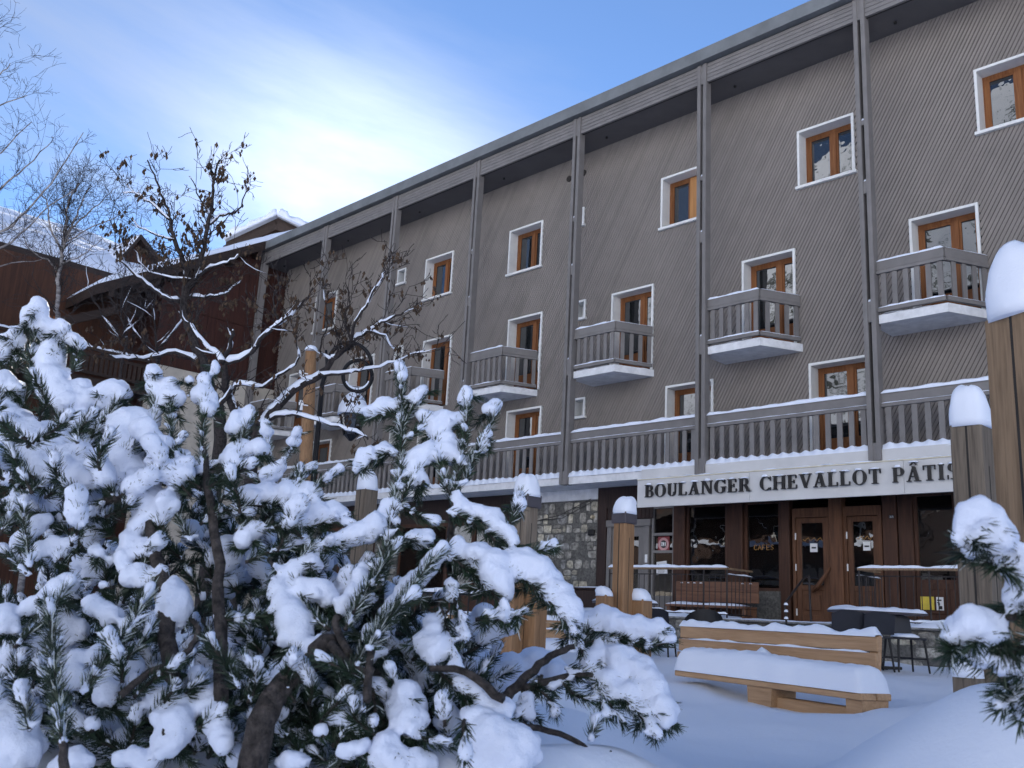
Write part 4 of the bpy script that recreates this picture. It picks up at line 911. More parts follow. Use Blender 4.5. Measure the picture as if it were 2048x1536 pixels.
# iron fence between the post groups
A, B = dep(1003, 1290, 10.9), dep(752, 1270, 11.8); A.z = B.z = 0
t = thing('iron_fence', (A.x, A.y, .45), 'black iron fence of thin twisted bars between the timber posts', 'fence')
n = 15
for i in range(n + 1):
    p = A.lerp(B, i / n); q = [(p.x, p.y, .35), (p.x, p.y, .78), (p.x, p.y, .81), (p.x, p.y, .84), (p.x, p.y, .92), (p.x, p.y, 1.22)] if i % 2 else [(p.x, p.y, .35), (p.x, p.y, 1.22)]
    G().tube(q, [.009, .009, .018, .018, .009, .009] if i % 2 else .009, 6).build('bar', 'black_metal', t)
for z in (.52, 1.22): G().tube([(A.x, A.y, z), (B.x, B.y, z)], .014, 6).build('cross_rail', 'black_metal', t)
snow_strip(G(), (A.x, A.y, 1.232), (B.x, B.y, 1.232), .05, .05, 88, rough=.8).build('snow', 'snow', t, smooth=True)
# ------------------------------------------------------------------ street lamp with ring bracket and the tan signpost
LD = 12.6
def L_(x, y): return dep(x, y, LD)
b0 = L_(628, 945); b0 = Vector((b0.x, b0.y, .5))
t = thing('street_lamp', b0, 'black iron street lamp with looped bracket and snow-capped lantern', 'lamp')
G().tube([b0, L_(628, 945), L_(637, 850), L_(644, 770), L_(655, 735), L_(652, 700)], [.05, .04, .035, .03, .028, .016], 8).build('pole', 'black_metal', t, smooth=True)
pts = [L_(699 + 44 * math.cos(R_(a)), 731 - 45 * math.sin(R_(a))) for a in range(190, -8, -9)]
br = G().tube(pts, .027, 8).build('bracket', 'black_metal', t, smooth=True)
g = G(); snow_strip(g, L_(670, 696), L_(706, 687), .05, .05, 3); g.build('snow', 'snow', br, smooth=True)
G().tube([L_(715 + 29 * math.cos(R_(a)), 752 + 31 * math.sin(R_(a))) for a in range(0, 361, 12)], .027, 8).build('ring', 'black_metal', t, smooth=True)
g = G(); g.tube([L_(715 + 26 * math.cos(R_(a)), 752 + 26 * math.sin(R_(a))) for a in range(25, 156, 10)], .018, 6); g.build('snow', 'snow', t, smooth=True)
lc = L_(706, 828); yaw = view
def ringpts(z, r, n=6): return [(lc.x + r * math.cos(yaw + 2 * math.pi * i / n), lc.y + r * math.sin(yaw + 2 * math.pi * i / n), z) for i in range(n)]
zt = L_(706, 790).z; ze = L_(706, 831).z; zb = L_(706, 872).z
g = G(); a, b = ringpts(ze, .19), ringpts(zt, .03); g.add(a + b, [(i, (i + 1) % 6, 6 + (i + 1) % 6, 6 + i) for i in range(6)] + [tuple(range(6))[::-1], tuple(range(6, 12))]); g.build('lantern_roof', 'black_metal', t)
g = G(); a, b = ringpts(ze - .004, .165), ringpts(zb, .09); g.add(a + b, [(i, (i + 1) % 6, 6 + (i + 1) % 6, 6 + i) for i in range(6)] + [tuple(range(6, 12))]); g.build('lantern_glass', 'shop_glass', t)
for i in range(6): G().tube([ringpts(ze - .003, .172)[i], ringpts(zb - .01, .094)[i]], .01, 5).build('lantern_rib', 'black_metal', t)
G().tube([(lc.x, lc.y, zb - .08), (lc.x, lc.y, zb)], [.02, .10], 6).build('lantern_base', 'black_metal', t)
snow_dome(G(), (lc.x, lc.y, ze + .004), .20, .20, zt - ze + .06, 3, 18, 9, power=1.25).build('snow', 'snow', t, smooth=True)
c = dep(612, 900, 12.2); c.z = .5
t = thing('signpost', c, 'slim tan timber signpost with white fork and cross emblems beside the street lamp', 'sign post')
ptop = dep(622, 702, 12.2); pb_ = Vector((c.x, c.y, .4))
G().tube([pb_, dep(611, 930, 12.2), dep(617, 815, 12.2), ptop], [.09, .085, .08, .07], 14).build('post', 'larch', t, smooth=True)
snow_dome(G(), ptop, .08, .08, .07, 4, 14, 6).build('snow_cap', 'snow', t, smooth=True)
def E_(x, y): return dep(x, y, 12.05)
g = G(); g.tube([E_(600, 740), E_(600, 749), E_(603, 754), E_(607, 749), E_(607, 740)], .011, 5).tube([E_(603.5, 742), E_(603.5, 758)], .010, 5).tube([E_(607, 746), E_(616, 748)], .008, 5); g.build('fork_emblem', 'white_enamel', t)
g = G().beam(E_(602.5, 800), E_(602.5, 820), .035, .02, up=(FW[0], FW[1], 0)).beam(E_(598, 807), E_(607, 807), .035, .025, up=(FW[0], FW[1], 0)); g.build('cross_emblem', 'white_enamel', t)
G().tube([E_(607, 810), E_(616, 811)], .008, 5).build('bracket', 'white_enamel', t)
# ================================================================== neighbouring chalets
def slab(g, a, b, c, d, th):
    """sloping slab from four top corners, th thick downwards"""
    P = [Vector(q) for q in (a, b, c, d)]; Q = [p - Vector((0, 0, th)) for p in P]
    return g.add(P + Q, [(0, 1, 2, 3), (7, 6, 5, 4), (0, 4, 5, 1), (1, 5, 6, 2), (2, 6, 7, 3), (3, 7, 4, 0)])
def roof_snow(a, b, c, d, h, seed, n=40, m=16, wob=.12):
    A, B, C_, D_ = [Vector(q) for q in (a, b, c, d)]; g = G()
    def fn(u, v):
        p = A.lerp(B, u).lerp(D_.lerp(C_, u), v); e = min(1, 14 * min(u, 1 - u), 14 * min(v, 1 - v)) ** .5
        return p + Vector((0, 0, .01 + h * e * (1 + wob * 3 * fbm((p.x * .45 + seed, p.y * .45, p.z * .3), 4))))
    g.grid(fn, n, m); return g
XG = -30.30
# ---- wing whose plank gable meets the end of the main building
q0, q1 = onX(182, 574, XG), onX(534, 484, XG)
wg = thing('chalet_wing', (XG - 3, 14.5, .5), 'dark red-brown plank chalet wing with a snow-edged roof adjoining the grey building', 'building')
yA, yB = 13.0, 19.5
def rk(y): return q0.z + (q1.z - q0.z) * (y - q0.y) / (q1.y - q0.y)
g = G(); zs = onX(450, 642, XG).z; zb = onX(530, 776, XG).z
bw = .17; y = yA; i = 0
while y < yB:
    z1, z2 = rk(y) - .42, rk(y + bw) - .42; fx = XG - .012 * (i % 2) - random.uniform(0, .006)
    for (za, zc) in ((zb, zs - .012), (zs + .012, None)):
        ta, tb = (zc, zc) if zc else (z1, z2)
        g.add([(fx, y, za), (fx, y + bw - .006, za), (fx, y + bw - .006, tb), (fx, y, ta), (fx - .06, y, za), (fx - .06, y + bw - .006, za), (fx - .06, y + bw - .006, tb), (fx - .06, y, ta)], [(0, 1, 2, 3), (0, 4, 5, 1), (1, 5, 6, 2), (2, 6, 7, 3), (3, 7, 4, 0)])
    y += bw; i += 1
o = g.build('planks', 'chalet_wood', wg); o['kind'] = 'stuff'
g = G(); g.add([(XG - .05, yA, .3), (XG - .05, yB, .3), (XG - .05, yB, rk(yB) - .3), (XG - .05, yA, rk(yA) - .3)], [(0, 1, 2, 3)]); g.box((XG - 9, yA, .3), (XG - .06, yA + .12, rk(yA) - .5)); g.build('wall', 'chalet_wood', wg)
G().box((XG - .3, yA - .02, .3), (XG + .03, yB, zb - .02)).build('base_wall', 'cream_render', wg)
# roof of the wing
x0, x1 = XG - 9, XG + .45
ra, rb = (x1, q0.y, q0.z), (x1, 21.0, rk(21.0)); rc_, rd = (x0, 21.0, rk(21.0)), (x0, q0.y, q0.z)
slab(G(), ra, rb, rc_, rd, .34).build('roof', 'chalet_beam', wg)
roof_snow(rd, rc_, rb, ra, .26, 3, 60, 40).build('snow', 'snow', wg, smooth=True)
for k in range(6):
    y = q0.y + .5 + k * 1.0; G().beam((XG - .5, y, rk(y) - .45), (XG + .42, y, rk(y) - .45), .16, .2).build('purlin', 'chalet_beam', wg)
# recessed loggia with warm timber back wall and balcony
G().box((XG - 2.2, 6.5, .3), (XG - 2.05, yA - .01, 11.6)).build('loggia_wall', 'chalet_warm', wg)
G().box((XG - 2.0, 6.5, 7.4), (XG - .1, yA - .02, 7.62)).build('balcony_floor', 'chalet_beam', wg)
for z in (8.55, 8.35, 7.78): G().beam((XG - .15, 6.6, z), (XG - .15, yA - .05, z), .07, .09).build('balcony_rail', 'chalet_beam', wg)
for k in range(40): y = 6.7 + k * .155; G().box((XG - .17, y, 7.78), (XG - .13, y + .10, 8.34)).build('baluster', 'chalet_beam', wg)
snow_strip(G(), (XG - .15, 6.6, 8.59), (XG - .15, yA - .1, 8.59), .12, .09, 5, rough=.8).build('snow', 'snow', wg, smooth=True)
for y in (7.0, 9.4): 
    f = G().box((XG - 2.04, y, 7.7), (XG - 2.0, y + 1.2, 9.8)).build('balcony_door', 'window_wood', wg); G().box((XG - 1.995, y + .12, 8.2), (XG - 1.985, y + 1.08, 9.65)).build('pane', 'glass', f)
G().beam((XG - .1, 8.2, 8.2), (XG - .1, 11.6, 10.0), .22, .26).build('brace', 'chalet_beam', wg)
# ---- chalet with the long snow roof
cl = thing('snow_roof_chalet', (-41, 10.5, .5), 'dark chalet with a long snowy roof and small gabled dormer behind the bare birches', 'building')
EXc, EZ, RXc, RZ, Ya, Yb = -36.0, onX(120, 512, -36.0).z, -44.6, 17.15, 5.6, 22.0
slab(G(), (EXc + .9, Ya, EZ - .4), (EXc + .9, Yb, EZ - .4), (RXc, Yb, RZ), (RXc, Ya, RZ), .42).build('roof', 'chalet_beam', cl); slab(G(), (RXc, Ya, RZ), (RXc, Yb, RZ), (-53, Yb, EZ), (-53, Ya, EZ), .42).build('roof', 'chalet_beam', cl)
roof_snow((RXc, Ya, RZ - .02), (RXc, Yb, RZ - .02), (EXc + .85, Yb, EZ - .42), (EXc + .85, Ya, EZ - .42), .42, 8, 60, 40).build('snow', 'snow', cl, smooth=True); roof_snow((-53, Ya, EZ), (-53, Yb, EZ), (RXc, Yb, RZ), (RXc, Ya, RZ), .42, 9).build('snow', 'snow', cl, smooth=True)
G().box((-52, Ya + .8, .3), (EXc, Yb - .6, EZ - .55)).build('wall', 'chalet_beam', cl)
for k in range(3): G().beam((EXc + .9, Ya + .8, 7.0 + k * 1.6), (EXc + .9, Yb - 3, 7.0 + k * 1.6), .14, .2).build('balcony_beam', 'chalet_beam', cl)
for k in range(7): y = Ya + 1.2 + k * 1.9; G().beam((EXc + .1, y, EZ - 2.6), (EXc + .75, y, EZ - .9), .16, .18).build('brace', 'chalet_wood', cl)
for k in range(9): y = Ya + .6 + k * 1.7; G().beam((EXc - .2, y, EZ - .85), (EXc + .8, y, EZ - .85), .2, .26).build('rafter_end', 'chalet_beam', cl)
G().box((EXc, 8.5, 5.2), (EXc + .12, 13, 9.4)).build('wall_panel', 'chalet_warm', cl)
G().box((EXc, Ya + 1, .3), (EXc + .10, Yb - 2, 5.0)).build('base_wall', 'cream_render', cl)
for y in (8.9, 11.2): f = G().box((EXc + .12, y, 6.4), (EXc + .2, y + 1.2, 8.8)).build('window', 'chalet_beam', cl); G().box((EXc + .2, y + .1, 6.5), (EXc + .21, y + 1.1, 8.7)).build('pane', 'glass', f)
# dormer
DX = -37.2; a, b, c_ = onX(272, 474, DX), onX(243, 514, DX), onX(392, 507, DX); yl, yr, yp = b.y, a.y + (a.y - b.y) * 1.5, a.y; zb_, zp = b.z - .1, a.z
yr = max(yr, onX(330, 500, DX).y); zr = zb_
g = G(); g.add([(DX, yl + .12, zb_ - 1.4), (DX, yr - .12, zb_ - 1.4), (DX, yr - .12, zr), (DX, yp, zp - .22), (DX, yl + .12, zb_), (DX - 5, yl + .12, zb_ - 1.4), (DX - 5, yr - .12, zb_ - 1.4), (DX - 5, yr - .12, zr), (DX - 5, yp, zp - .22), (DX - 5, yl + .12, zb_)],
                [(0, 1, 2, 3, 4), (0, 5, 6, 1), (1, 6, 7, 2), (4, 9, 5, 0)]); dm = g.build('dormer', 'chalet_warm', cl)
slab(G(), (DX + .5, yp, zp), (DX - 5, yp, zp), (DX - 5, yl - .3, zb_ - .25), (DX + .5, yl - .3, zb_ - .25), .22).build('dormer_roof', 'chalet_beam', dm); slab(G(), (DX + .5, yr + .5, zr - .3), (DX - 5, yr + .5, zr - .3), (DX - 5, yp, zp), (DX + .5, yp, zp), .22).build('dormer_roof', 'chalet_beam', dm)
roof_snow((DX + .45, yp, zp), (DX - 5, yp, zp), (DX - 5, yl - .28, zb_ - .25), (DX + .45, yl - .28, zb_ - .25), .2, 4, 20, 10).build('snow', 'snow', dm, smooth=True); roof_snow((DX + .45, yr + .45, zr - .3), (DX - 5, yr + .45, zr - .3), (DX - 5, yp, zp), (DX + .45, yp, zp), .2, 5, 20, 10).build('snow', 'snow', dm, smooth=True)
# ---- high gable seen over the roofs
GD = 50.0; pk, le, re = dep(556, 436, GD), dep(452, 484, GD), dep(668, 452, GD); F3 = Vector((FW[0], FW[1], 0)); S3 = Vector((FW[1], -FW[0], 0))
re.z = le.z + (re - le).length * .02
hc = thing('gabled_chalet', (pk.x, pk.y, .5), 'reddish timber gable under a snowy roof peeking over the long eaves', 'building')
fr = [le + S3 * .9 - Vector((0, 0, 12)), re - S3 * .9 - Vector((0, 0, 12)), re - S3 * .9 - Vector((0, 0, .25)), pk - Vector((0, 0, .5)), le + S3 * .9 - Vector((0, 0, .25))]
bk = [q + F3 * 12 for q in fr]
g = G(); g.add([q + F3 * .8 for q in fr] + bk, [(0, 1, 2, 3, 4), (9, 8, 7, 6, 5), (0, 5, 6, 1), (1, 6, 7, 2), (4, 9, 5, 0)]); g.build('gable_wall', 'chalet_warm', hc)
for s_, e_ in ((le, pk), (pk, re)):
    slab(G(), s_, e_, e_ + F3 * 13, s_ + F3 * 13, .55).build('roof', 'chalet_beam', hc); roof_snow(s_ - F3 * .45, e_ - F3 * .45, e_ + F3 * 13, s_ + F3 * 13, .6, 6, 40, 30).build('snow', 'snow', hc, smooth=True)
    G().beam(s_ - F3 * .06 - Vector((0, 0, .45)), e_ - F3 * .06 - Vector((0, 0, .45)), .1, .42).build('bargeboard', 'chalet_beam', hc)
    snow_strip(G(), s_ - F3 * .05 + Vector((0, 0, -.02)), e_ - F3 * .05 + Vector((0, 0, -.02)), .6, .5, 12, seg=24, rough=.4, ends=.2).build('snow', 'snow', hc, smooth=True)
for k in (-.22, .22): p = pk + S3 * (k * 6) + F3 * .78 - Vector((0, 0, 1.9)); G().box((p.x - .5, p.y - .5, p.z - .6), (p.x + .5, p.y + .5, p.z + .5)).build('window', 'chalet_beam', hc)
# ---- chalet across the square, seen only mirrored in the shop glass
oc = thing('sunlit_chalet', (-27, -12, .5), 'warm timber chalet across the square mirrored in the bakery windows', 'building')
G().box((-36, -20, .2), (-19, -9, 4.0)).build('base_wall', 'cream_render', oc); G().box((-36.2, -20.2, 4.0), (-18.8, -8.9, 9.0)).build('wall', 'chalet_warm', oc)
g = G(); g.add([(-36.2, -8.9, 9), (-18.8, -8.9, 9), (-27.5, -8.9, 12.4)], [(0, 1, 2)]); g.build('gable', 'chalet_warm', oc)
slab(G(), (-37.5, -7.6, 8.5), (-27.5, -7.6, 12.6), (-27.5, -21, 12.6), (-37.5, -21, 8.5), .3).build('roof', 'chalet_beam', oc); slab(G(), (-27.5, -7.6, 12.6), (-17.5, -7.6, 8.5), (-17.5, -21, 8.5), (-27.5, -21, 12.6), .3).build('roof', 'chalet_beam', oc)
roof_snow((-37.5, -21, 8.5), (-37.5, -7.6, 8.5), (-27.5, -7.6, 12.6), (-27.5, -21, 12.6), .4, 2, 20, 12).build('snow', 'snow', oc, smooth=True); roof_snow((-27.5, -21, 12.6), (-27.5, -7.6, 12.6), (-17.5, -7.6, 8.5), (-17.5, -21, 8.5), .4, 2, 20, 12).build('snow', 'snow', oc, smooth=True)
for z in (3.9, 6.6):
    G().box((-36.2, -8.9, z), (-18.8, -7.6, z + .2)).build('balcony', 'chalet_beam', oc); G().box((-36.2, -7.68, z + .2), (-18.8, -7.6, z + 1.1)).build('balcony_front', 'chalet_warm', oc); snow_strip(G(), (-36.2, -7.64, z + 1.1), (-18.8, -7.64, z + 1.1), .3, .25, z).build('snow', 'snow', oc, smooth=True)
for k in range(5):
    for z in (4.4, 7.1, 1.0): x = -34.8 + k * 3.2; f = G().box((x, -8.98, z), (x + 1.5, -8.86, z + 1.7)).build('window', 'white_trim', oc); G().box((x + .1, -8.85, z + .1), (x + 1.4, -8.84, z + 1.6)).build('pane', 'glass', f)
# ================================================================== mountain flank behind the camera (mirrored in the upper windows)
m, nt, b_ = nodemat('mountain'); t_ = nt.nodes.new('ShaderNodeTexCoord')
n1 = nt.nodes.new('ShaderNodeTexNoise'); n1.inputs['Scale'].default_value = .035; n1.inputs['Detail'].default_value = 10; n1.inputs['Roughness'].default_value = .72; lnk(nt, t_.outputs['Object'], n1.inputs['Vector'])
mpz = nt.nodes.new('ShaderNodeMapping'); mpz.inputs['Scale'].default_value = (1, 1, .35); lnk(nt, t_.outputs['Object'], mpz.inputs[0])
n2 = nt.nodes.new('ShaderNodeTexNoise'); n2.inputs['Scale'].default_value = .28; n2.inputs['Detail'].default_value = 6; lnk(nt, mpz.outputs[0], n2.inputs['Vector'])
ad = nt.nodes.new('ShaderNodeMath'); ad.operation = 'MULTIPLY_ADD'; ad.inputs[1].default_value = .6; lnk(nt, n2.outputs[0], ad.inputs[0]); lnk(nt, n1.outputs[0], ad.inputs[2])
rp = nt.nodes.new('ShaderNodeValToRGB'); e = rp.color_ramp.elements; e[0].position = .80; e[1].position = .90; e[0].color = (.84, .86, .9, 1); e[1].color = (.055, .06, .045, 1); lnk(nt, ad.outputs[0], rp.inputs[0]); lnk(nt, rp.outputs[0], b_.inputs['Base Color']); b_.inputs['Roughness'].default_value = .9
def skyline(th):
    pts = [(-120, 6), (-80, 18), (-40, 30), (0, 33), (24, 31), (34, 25), (42, 21), (50, 15), (62, 10), (80, 5), (100, 3)]
    for (a0, e0), (a1, e1) in zip(pts, pts[1:]):
        if a0 <= th <= a1: return e0 + (e1 - e0) * (th - a0) / (a1 - a0)
    return 3
g = G(); NU, NV = 120, 34
def mt(u, v):
    th = -118 + 216 * u; r = 110 + 330 * v; a = R_(th); d = Vector((-math.sin(a), -math.cos(a), 0)); el = skyline(th)
    zt_ = math.tan(R_(el)) * 440; z = zt_ * (v ** 1.15) * (1 + .10 * fbm((u * 9, v * 4, 1), 4)) + 6 * fbm((u * 30, v * 12, 5), 4) * v
    return d * r + Vector((0, 0, z - 1.0 if v > 0 else -2))
g.grid(mt, NU, NV); tag(g.build('mountain', 'mountain', smooth=True), 'snowy wooded mountain flank facing the building', kind='structure')
# ================================================================== bare trees
def rnd_unit(r): 
    while True:
        v = Vector((r.uniform(-1, 1), r.uniform(-1, 1), r.uniform(-1, 1)))
        if .05 < v.length < 1: return v.normalized()
def smooth_path(P, k=3):
    """Catmull-Rom through the traced points"""
    Q = [P[0]] + list(P) + [P[-1]]; out = []
    for i in range(1, len(Q) - 2):
        for j in range(k):
            t = j / k; p0, p1_, p2_, p3 = Q[i - 1], Q[i], Q[i + 1], Q[i + 2]
            out.append(.5 * ((2 * p1_) + (p2_ - p0) * t + (2 * p0 - 5 * p1_ + 4 * p2_ - p3) * t * t + (3 * p1_ - p0 - 3 * p2_ + p3) * t ** 3))
    out.append(Q[-2]); return out
def bare_tree(name, label, base, limbs, D, bark, snow_amt, twig, pods, seed, group=None, twr=.0045, jit=.5, dens=1.0, up=.3):
    """limbs: list of (pixel polyline, start radius, end radius, depth offsets); twigs grow from them"""
    r = random.Random(seed)
    t = thing(name, base, label, 'tree', group)
    W, Tw, S, Pd = G(), G(), G(), G()
    for li, (pl, r0, r1, dz) in enumerate(limbs):
        n = len(pl); P = [dep(x, y, D + dz[0] + (dz[1] - dz[0]) * i / (n - 1)) for i, (x, y) in enumerate(pl)]
        if li == 0: P = [Vector(base)] + P
        P = smooth_path(P, 4); k = len(P)
        P = [p + rnd_unit(r) * .012 * D / 10 for p in P]
        rad = [r0 + (r1 - r0) * (i / (k - 1)) ** .8 for i in range(k)]
        W.tube(P, rad, 7)
        if snow_amt:
            run = []
            for i in range(k):
                d = (P[min(i + 1, k - 1)] - P[max(i - 1, 0)]).normalized()
                ok = abs(d.z) < .9 and r.random() < (.97 if abs(d.z) < .75 else .7)
                if ok: run.append((P[i] + Vector((0, 0, rad[i] * .75)), rad[i] * (.72 + .5 * (1 - abs(d.z))) * snow_amt + .004))
                if not ok or i == k - 1:
                    if len(run) > 1: S.tube([q[0] for q in run], [run[0][1] * .4] + [q[1] * r.uniform(.8, 1.2) for q in run[1:-1]] + [run[-1][1] * .3], 6)
                    run = []
        # twigs
        L = sum((P[i + 1] - P[i]).length for i in range(k - 1)); m = int(L * twig * dens)
        for _ in range(m):
            u = r.random() ** .75; i = min(k - 2, int(u * (k - 1))); p = P[i].lerp(P[i + 1], r.random()); d = (P[i + 1] - P[i]).normalized()
            v = (d * .8 + rnd_unit(r) * jit * 1.6 + Vector((0, 0, up))).normalized(); ln = r.uniform(.25, .75) * (D / 10) * .62; pr = max(twr, rad[i] * .3)
            grow(Tw, S, Pd, r, p, v, ln, min(pr, .012 * D / 10), 0, twr, jit, pods, snow_amt, D)
    W.build('trunk', bark, t, smooth=True); o = Tw.build('crown', bark if bark != 'birch_bark' else 'tree_bark', t); o['kind'] = 'stuff'
    if S.v: o = S.build('snow', 'snow', t, smooth=True); o['kind'] = 'stuff'
    if Pd.v: o = Pd.build('seed_pods', 'seed_pod', t); o['kind'] = 'stuff'
    return t
def grow(Tw, S, Pd, r, p, d, L, rad, lvl, twr, jit, pods, snow_amt, D):
    n = 4; P = [p]; q = p.copy()
    for i in range(n):
        d = (d + rnd_unit(r) * .28 + Vector((0, 0, .06))).normalized(); q = q + d * (L / n); P.append(q.copy())
    Tw.tube(P, [max(twr * .7, rad * (1 - .75 * i / n)) for i in range(n + 1)], 4, cap=False)
    if snow_amt and lvl == 0 and r.random() < .35 and abs(d.z) < .8: S.tube([x + Vector((0, 0, rad * .8)) for x in P[:4]], [rad * .4, rad * .9 + .003, rad * .8 + .002, rad * .3], 5)
    if lvl < 2:
        for _ in range(r.randint(2, 4)):
            i = r.randint(1, n); v = (d * .7 + rnd_unit(r) * jit * 1.5).normalized(); grow(Tw, S, Pd, r, P[i], v, L * r.uniform(.4, .7), rad * .6, lvl + 1, twr, jit, pods, snow_amt, D)
    if pods and lvl >= 1:
        for x in P[1:]:
            if r.random() < pods:
                for _ in range(r.randint(1, 3)):
                    c = x + rnd_unit(r) * .03 * D / 10 - Vector((0, 0, r.uniform(.01, .05))); a = r.uniform(.010, .022) * D / 10; h = a * r.uniform(1.2, 2.2); y = r.uniform(0, 3.14); ux = Vector((math.cos(y), math.sin(y), 0)) * a; uy = Vector((-math.sin(y), math.cos(y), 0)) * a
                    Pd.add([c + Vector((0, 0, h)), c - Vector((0, 0, h)), c + ux, c - ux, c + uy, c - uy], [(0, 2, 4), (0, 4, 3), (0, 3, 5), (0, 5, 2), (1, 4, 2), (1, 3, 4), (1, 5, 3), (1, 2, 5)])
D1_ = 13.0
b = dep(445, 905, D1_); b.z = gz(b.x, b.y)
bare_tree('bare_tree', 'dark leafless tree with twin leaders and dry seed pods before the brown gable', b, [
    ([(440, 880), (425, 790), (410, 734), (390, 687), (372, 640), (366, 608), (378, 573), (401, 532), (410, 482), (422, 423), (427, 370), (437, 320)], .10, .012, (0, 0)),
    ([(368, 612), (372, 540), (349, 482), (340, 440), (331, 409), (312, 362), (295, 318)], .045, .008, (0, .3)),
    ([(357, 603), (322, 590), (293, 567), (258, 537), (234, 517)], .035, .010, (0, -.5)), ([(404, 728), (349, 706), (287, 716), (234, 716), (205, 707)], .040, .012, (0, -.6)),
    ([(376, 595), (419, 593), (450, 588), (482, 560)], .026, .010, (0, .4)), ([(385, 560), (420, 535), (455, 523), (480, 510)], .028, .008, (0, -.3)), ([(408, 455), (440, 432), (475, 420), (495, 382)], .026, .007, (0, .3)),
    ([(340, 440), (300, 405), (265, 385), (246, 388)], .018, .006, (0, .2)), ([(345, 480), (290, 460), (262, 440)], .016, .006, (0, -.2)), ([(420, 430), (395, 385), (378, 350)], .014, .005, (0, -.2)), ([(390, 560), (300, 545), (270, 500)], .014, .006, (0, -.4))],
    D1_, 'tree_bark', 1.0, 8.0, .06, 5, dens=.8)
D2_ = 10.5
b = dep(512, 905, D2_); b.z = gz(b.x, b.y)
bare_tree('bare_tree', 'leafless tree with long snow-lined boughs reaching right, thick with brown seed clusters', b, [
    ([(508, 880), (520, 848), (553, 818), (588, 780), (637, 752), (667, 719), (702, 684), (731, 664), (772, 640), (808, 626)], .075, .010, (0, .2)),
    ([(700, 686), (712, 645), (737, 602), (755, 570), (770, 545)], .022, .006, (0, -.3)), ([(640, 750), (690, 744), (731, 740), (790, 722), (851, 699)], .024, .006, (0, .3)), ([(538, 836), (570, 830), (596, 829), (661, 849), (722, 867), (735, 880)], .030, .008, (0, -.3)),
    ([(505, 870), (470, 820), (452, 778), (451, 728), (492, 713), (530, 669), (562, 643), (600, 613), (628, 575)], .055, .008, (0, -.4)), ([(448, 724), (420, 698), (395, 669), (378, 640)], .030, .010, (-.2, .2)), ([(451, 720), (460, 690), (467, 662)], .028, .018, (0, -.2)),
    ([(440, 812), (460, 785), (479, 769), (526, 772), (560, 750), (590, 728), (597, 700), (585, 660)], .028, .006, (-.1, -.6)), ([(665, 722), (640, 700), (655, 650), (650, 600)], .016, .005, (.1, .3)), ([(702, 684), (690, 640), (700, 600), (690, 565)], .014, .005, (0, .3)), ([(560, 645), (545, 600), (560, 560)], .012, .005, (-.3, 0)), ([(735, 662), (770, 672), (790, 705)], .012, .005, (0, .2))],
    D2_, 'tree_bark', 1.15, 9.0, .07, 9, dens=.62)
D3_ = 19.0
b = dep(110, 780, D3_); b.z = gz(b.x, b.y)
bare_tree('birch_tree', 'slender pale birch with a haze of fine bare twigs against the snowy roof', b, [
    ([(108, 700), (114, 610), (118, 545), (127, 489), (133, 440), (140, 400), (160, 365)], .065, .010, (0, 0)), ([(127, 489), (150, 440), (165, 400), (185, 370)], .028, .008, (0, .3)), ([(124, 500), (100, 455), (95, 410), (80, 380)], .026, .008, (0, -.3)), ([(130, 470), (170, 430), (205, 400), (232, 375)], .022, .006, (0, .5)), ([(128, 485), (175, 460), (220, 440), (245, 425)], .018, .006, (0, -.5)), ([(118, 545), (95, 520), (60, 500), (45, 470)], .022, .007, (0, .2)), ([(120, 530), (165, 510), (200, 480)], .02, .006, (0, -.2))],
    D3_, 'birch_bark', 0, 10.0, 0, 21, 'birch trees', twr=.0036, jit=.55, dens=1.0, up=.5)
D4_ = 12.0
b = dep(-190, 800, D4_); b.z = gz(b.x, b.y)
bare_tree('birch_tree', 'birch with long arching bare branches entering beside the snow-roofed chalet', b, [
    ([(-190, 700), (-180, 500), (-150, 300), (-90, 150), (-40, 60)], .10, .015, (0, 0)), ([(-170, 560), (-70, 510), (0, 466), (51, 425), (118, 344), (169, 266)], .030, .005, (0, 0)), ([(-180, 500), (-80, 430), (0, 378), (51, 334), (105, 283)], .026, .005, (0, .3)), ([(-175, 540), (-60, 520), (24, 482), (85, 425), (149, 378)], .022, .005, (0, -.4)),
    ([(-160, 330), (-60, 250), (0, 212), (55, 190)], .020, .005, (0, .2)), ([(-165, 390), (-70, 330), (0, 305), (62, 242)], .020, .005, (0, -.2)), ([(-120, 200), (-50, 170), (0, 150), (20, 125)], .016, .005, (0, .1)), ([(-175, 600), (-60, 600), (0, 535), (85, 519)], .018, .005, (0, .4))],
    D4_, 'birch_bark', 0, 6.0, 0, 33, 'birch trees', twr=.0024, jit=.45, dens=1.0, up=.2)
for k, (x0, y0, dd, sd) in enumerate(((245, 690, 17, 51), (310, 720, 15.5, 52))):
    b = dep(x0, y0 + 90, dd); b.z = gz(b.x, b.y)
    bare_tree('bare_shrub', ['small bare shrub with snow in its forks below the warm loggia wall', 'small bare shrub with snowy stems in front of the plank wing'][k], b, [([(x0, y0 + 40), (x0 + 4, y0 - 20), (x0 - 4, y0 - 90), (x0 + 6, y0 - 150)], .03, .008, (0, 0)), ([(x0 + 2, y0), (x0 - 40, y0 - 60), (x0 - 70, y0 - 110)], .018, .006, (0, .3)), ([(x0 + 2, y0 - 20), (x0 + 40, y0 - 60), (x0 + 60, y0 - 90)], .018, .006, (0, -.3))], dd, 'tree_bark', 1.2, 6.0, 0, sd, 'bare shrubs', twr=.004)
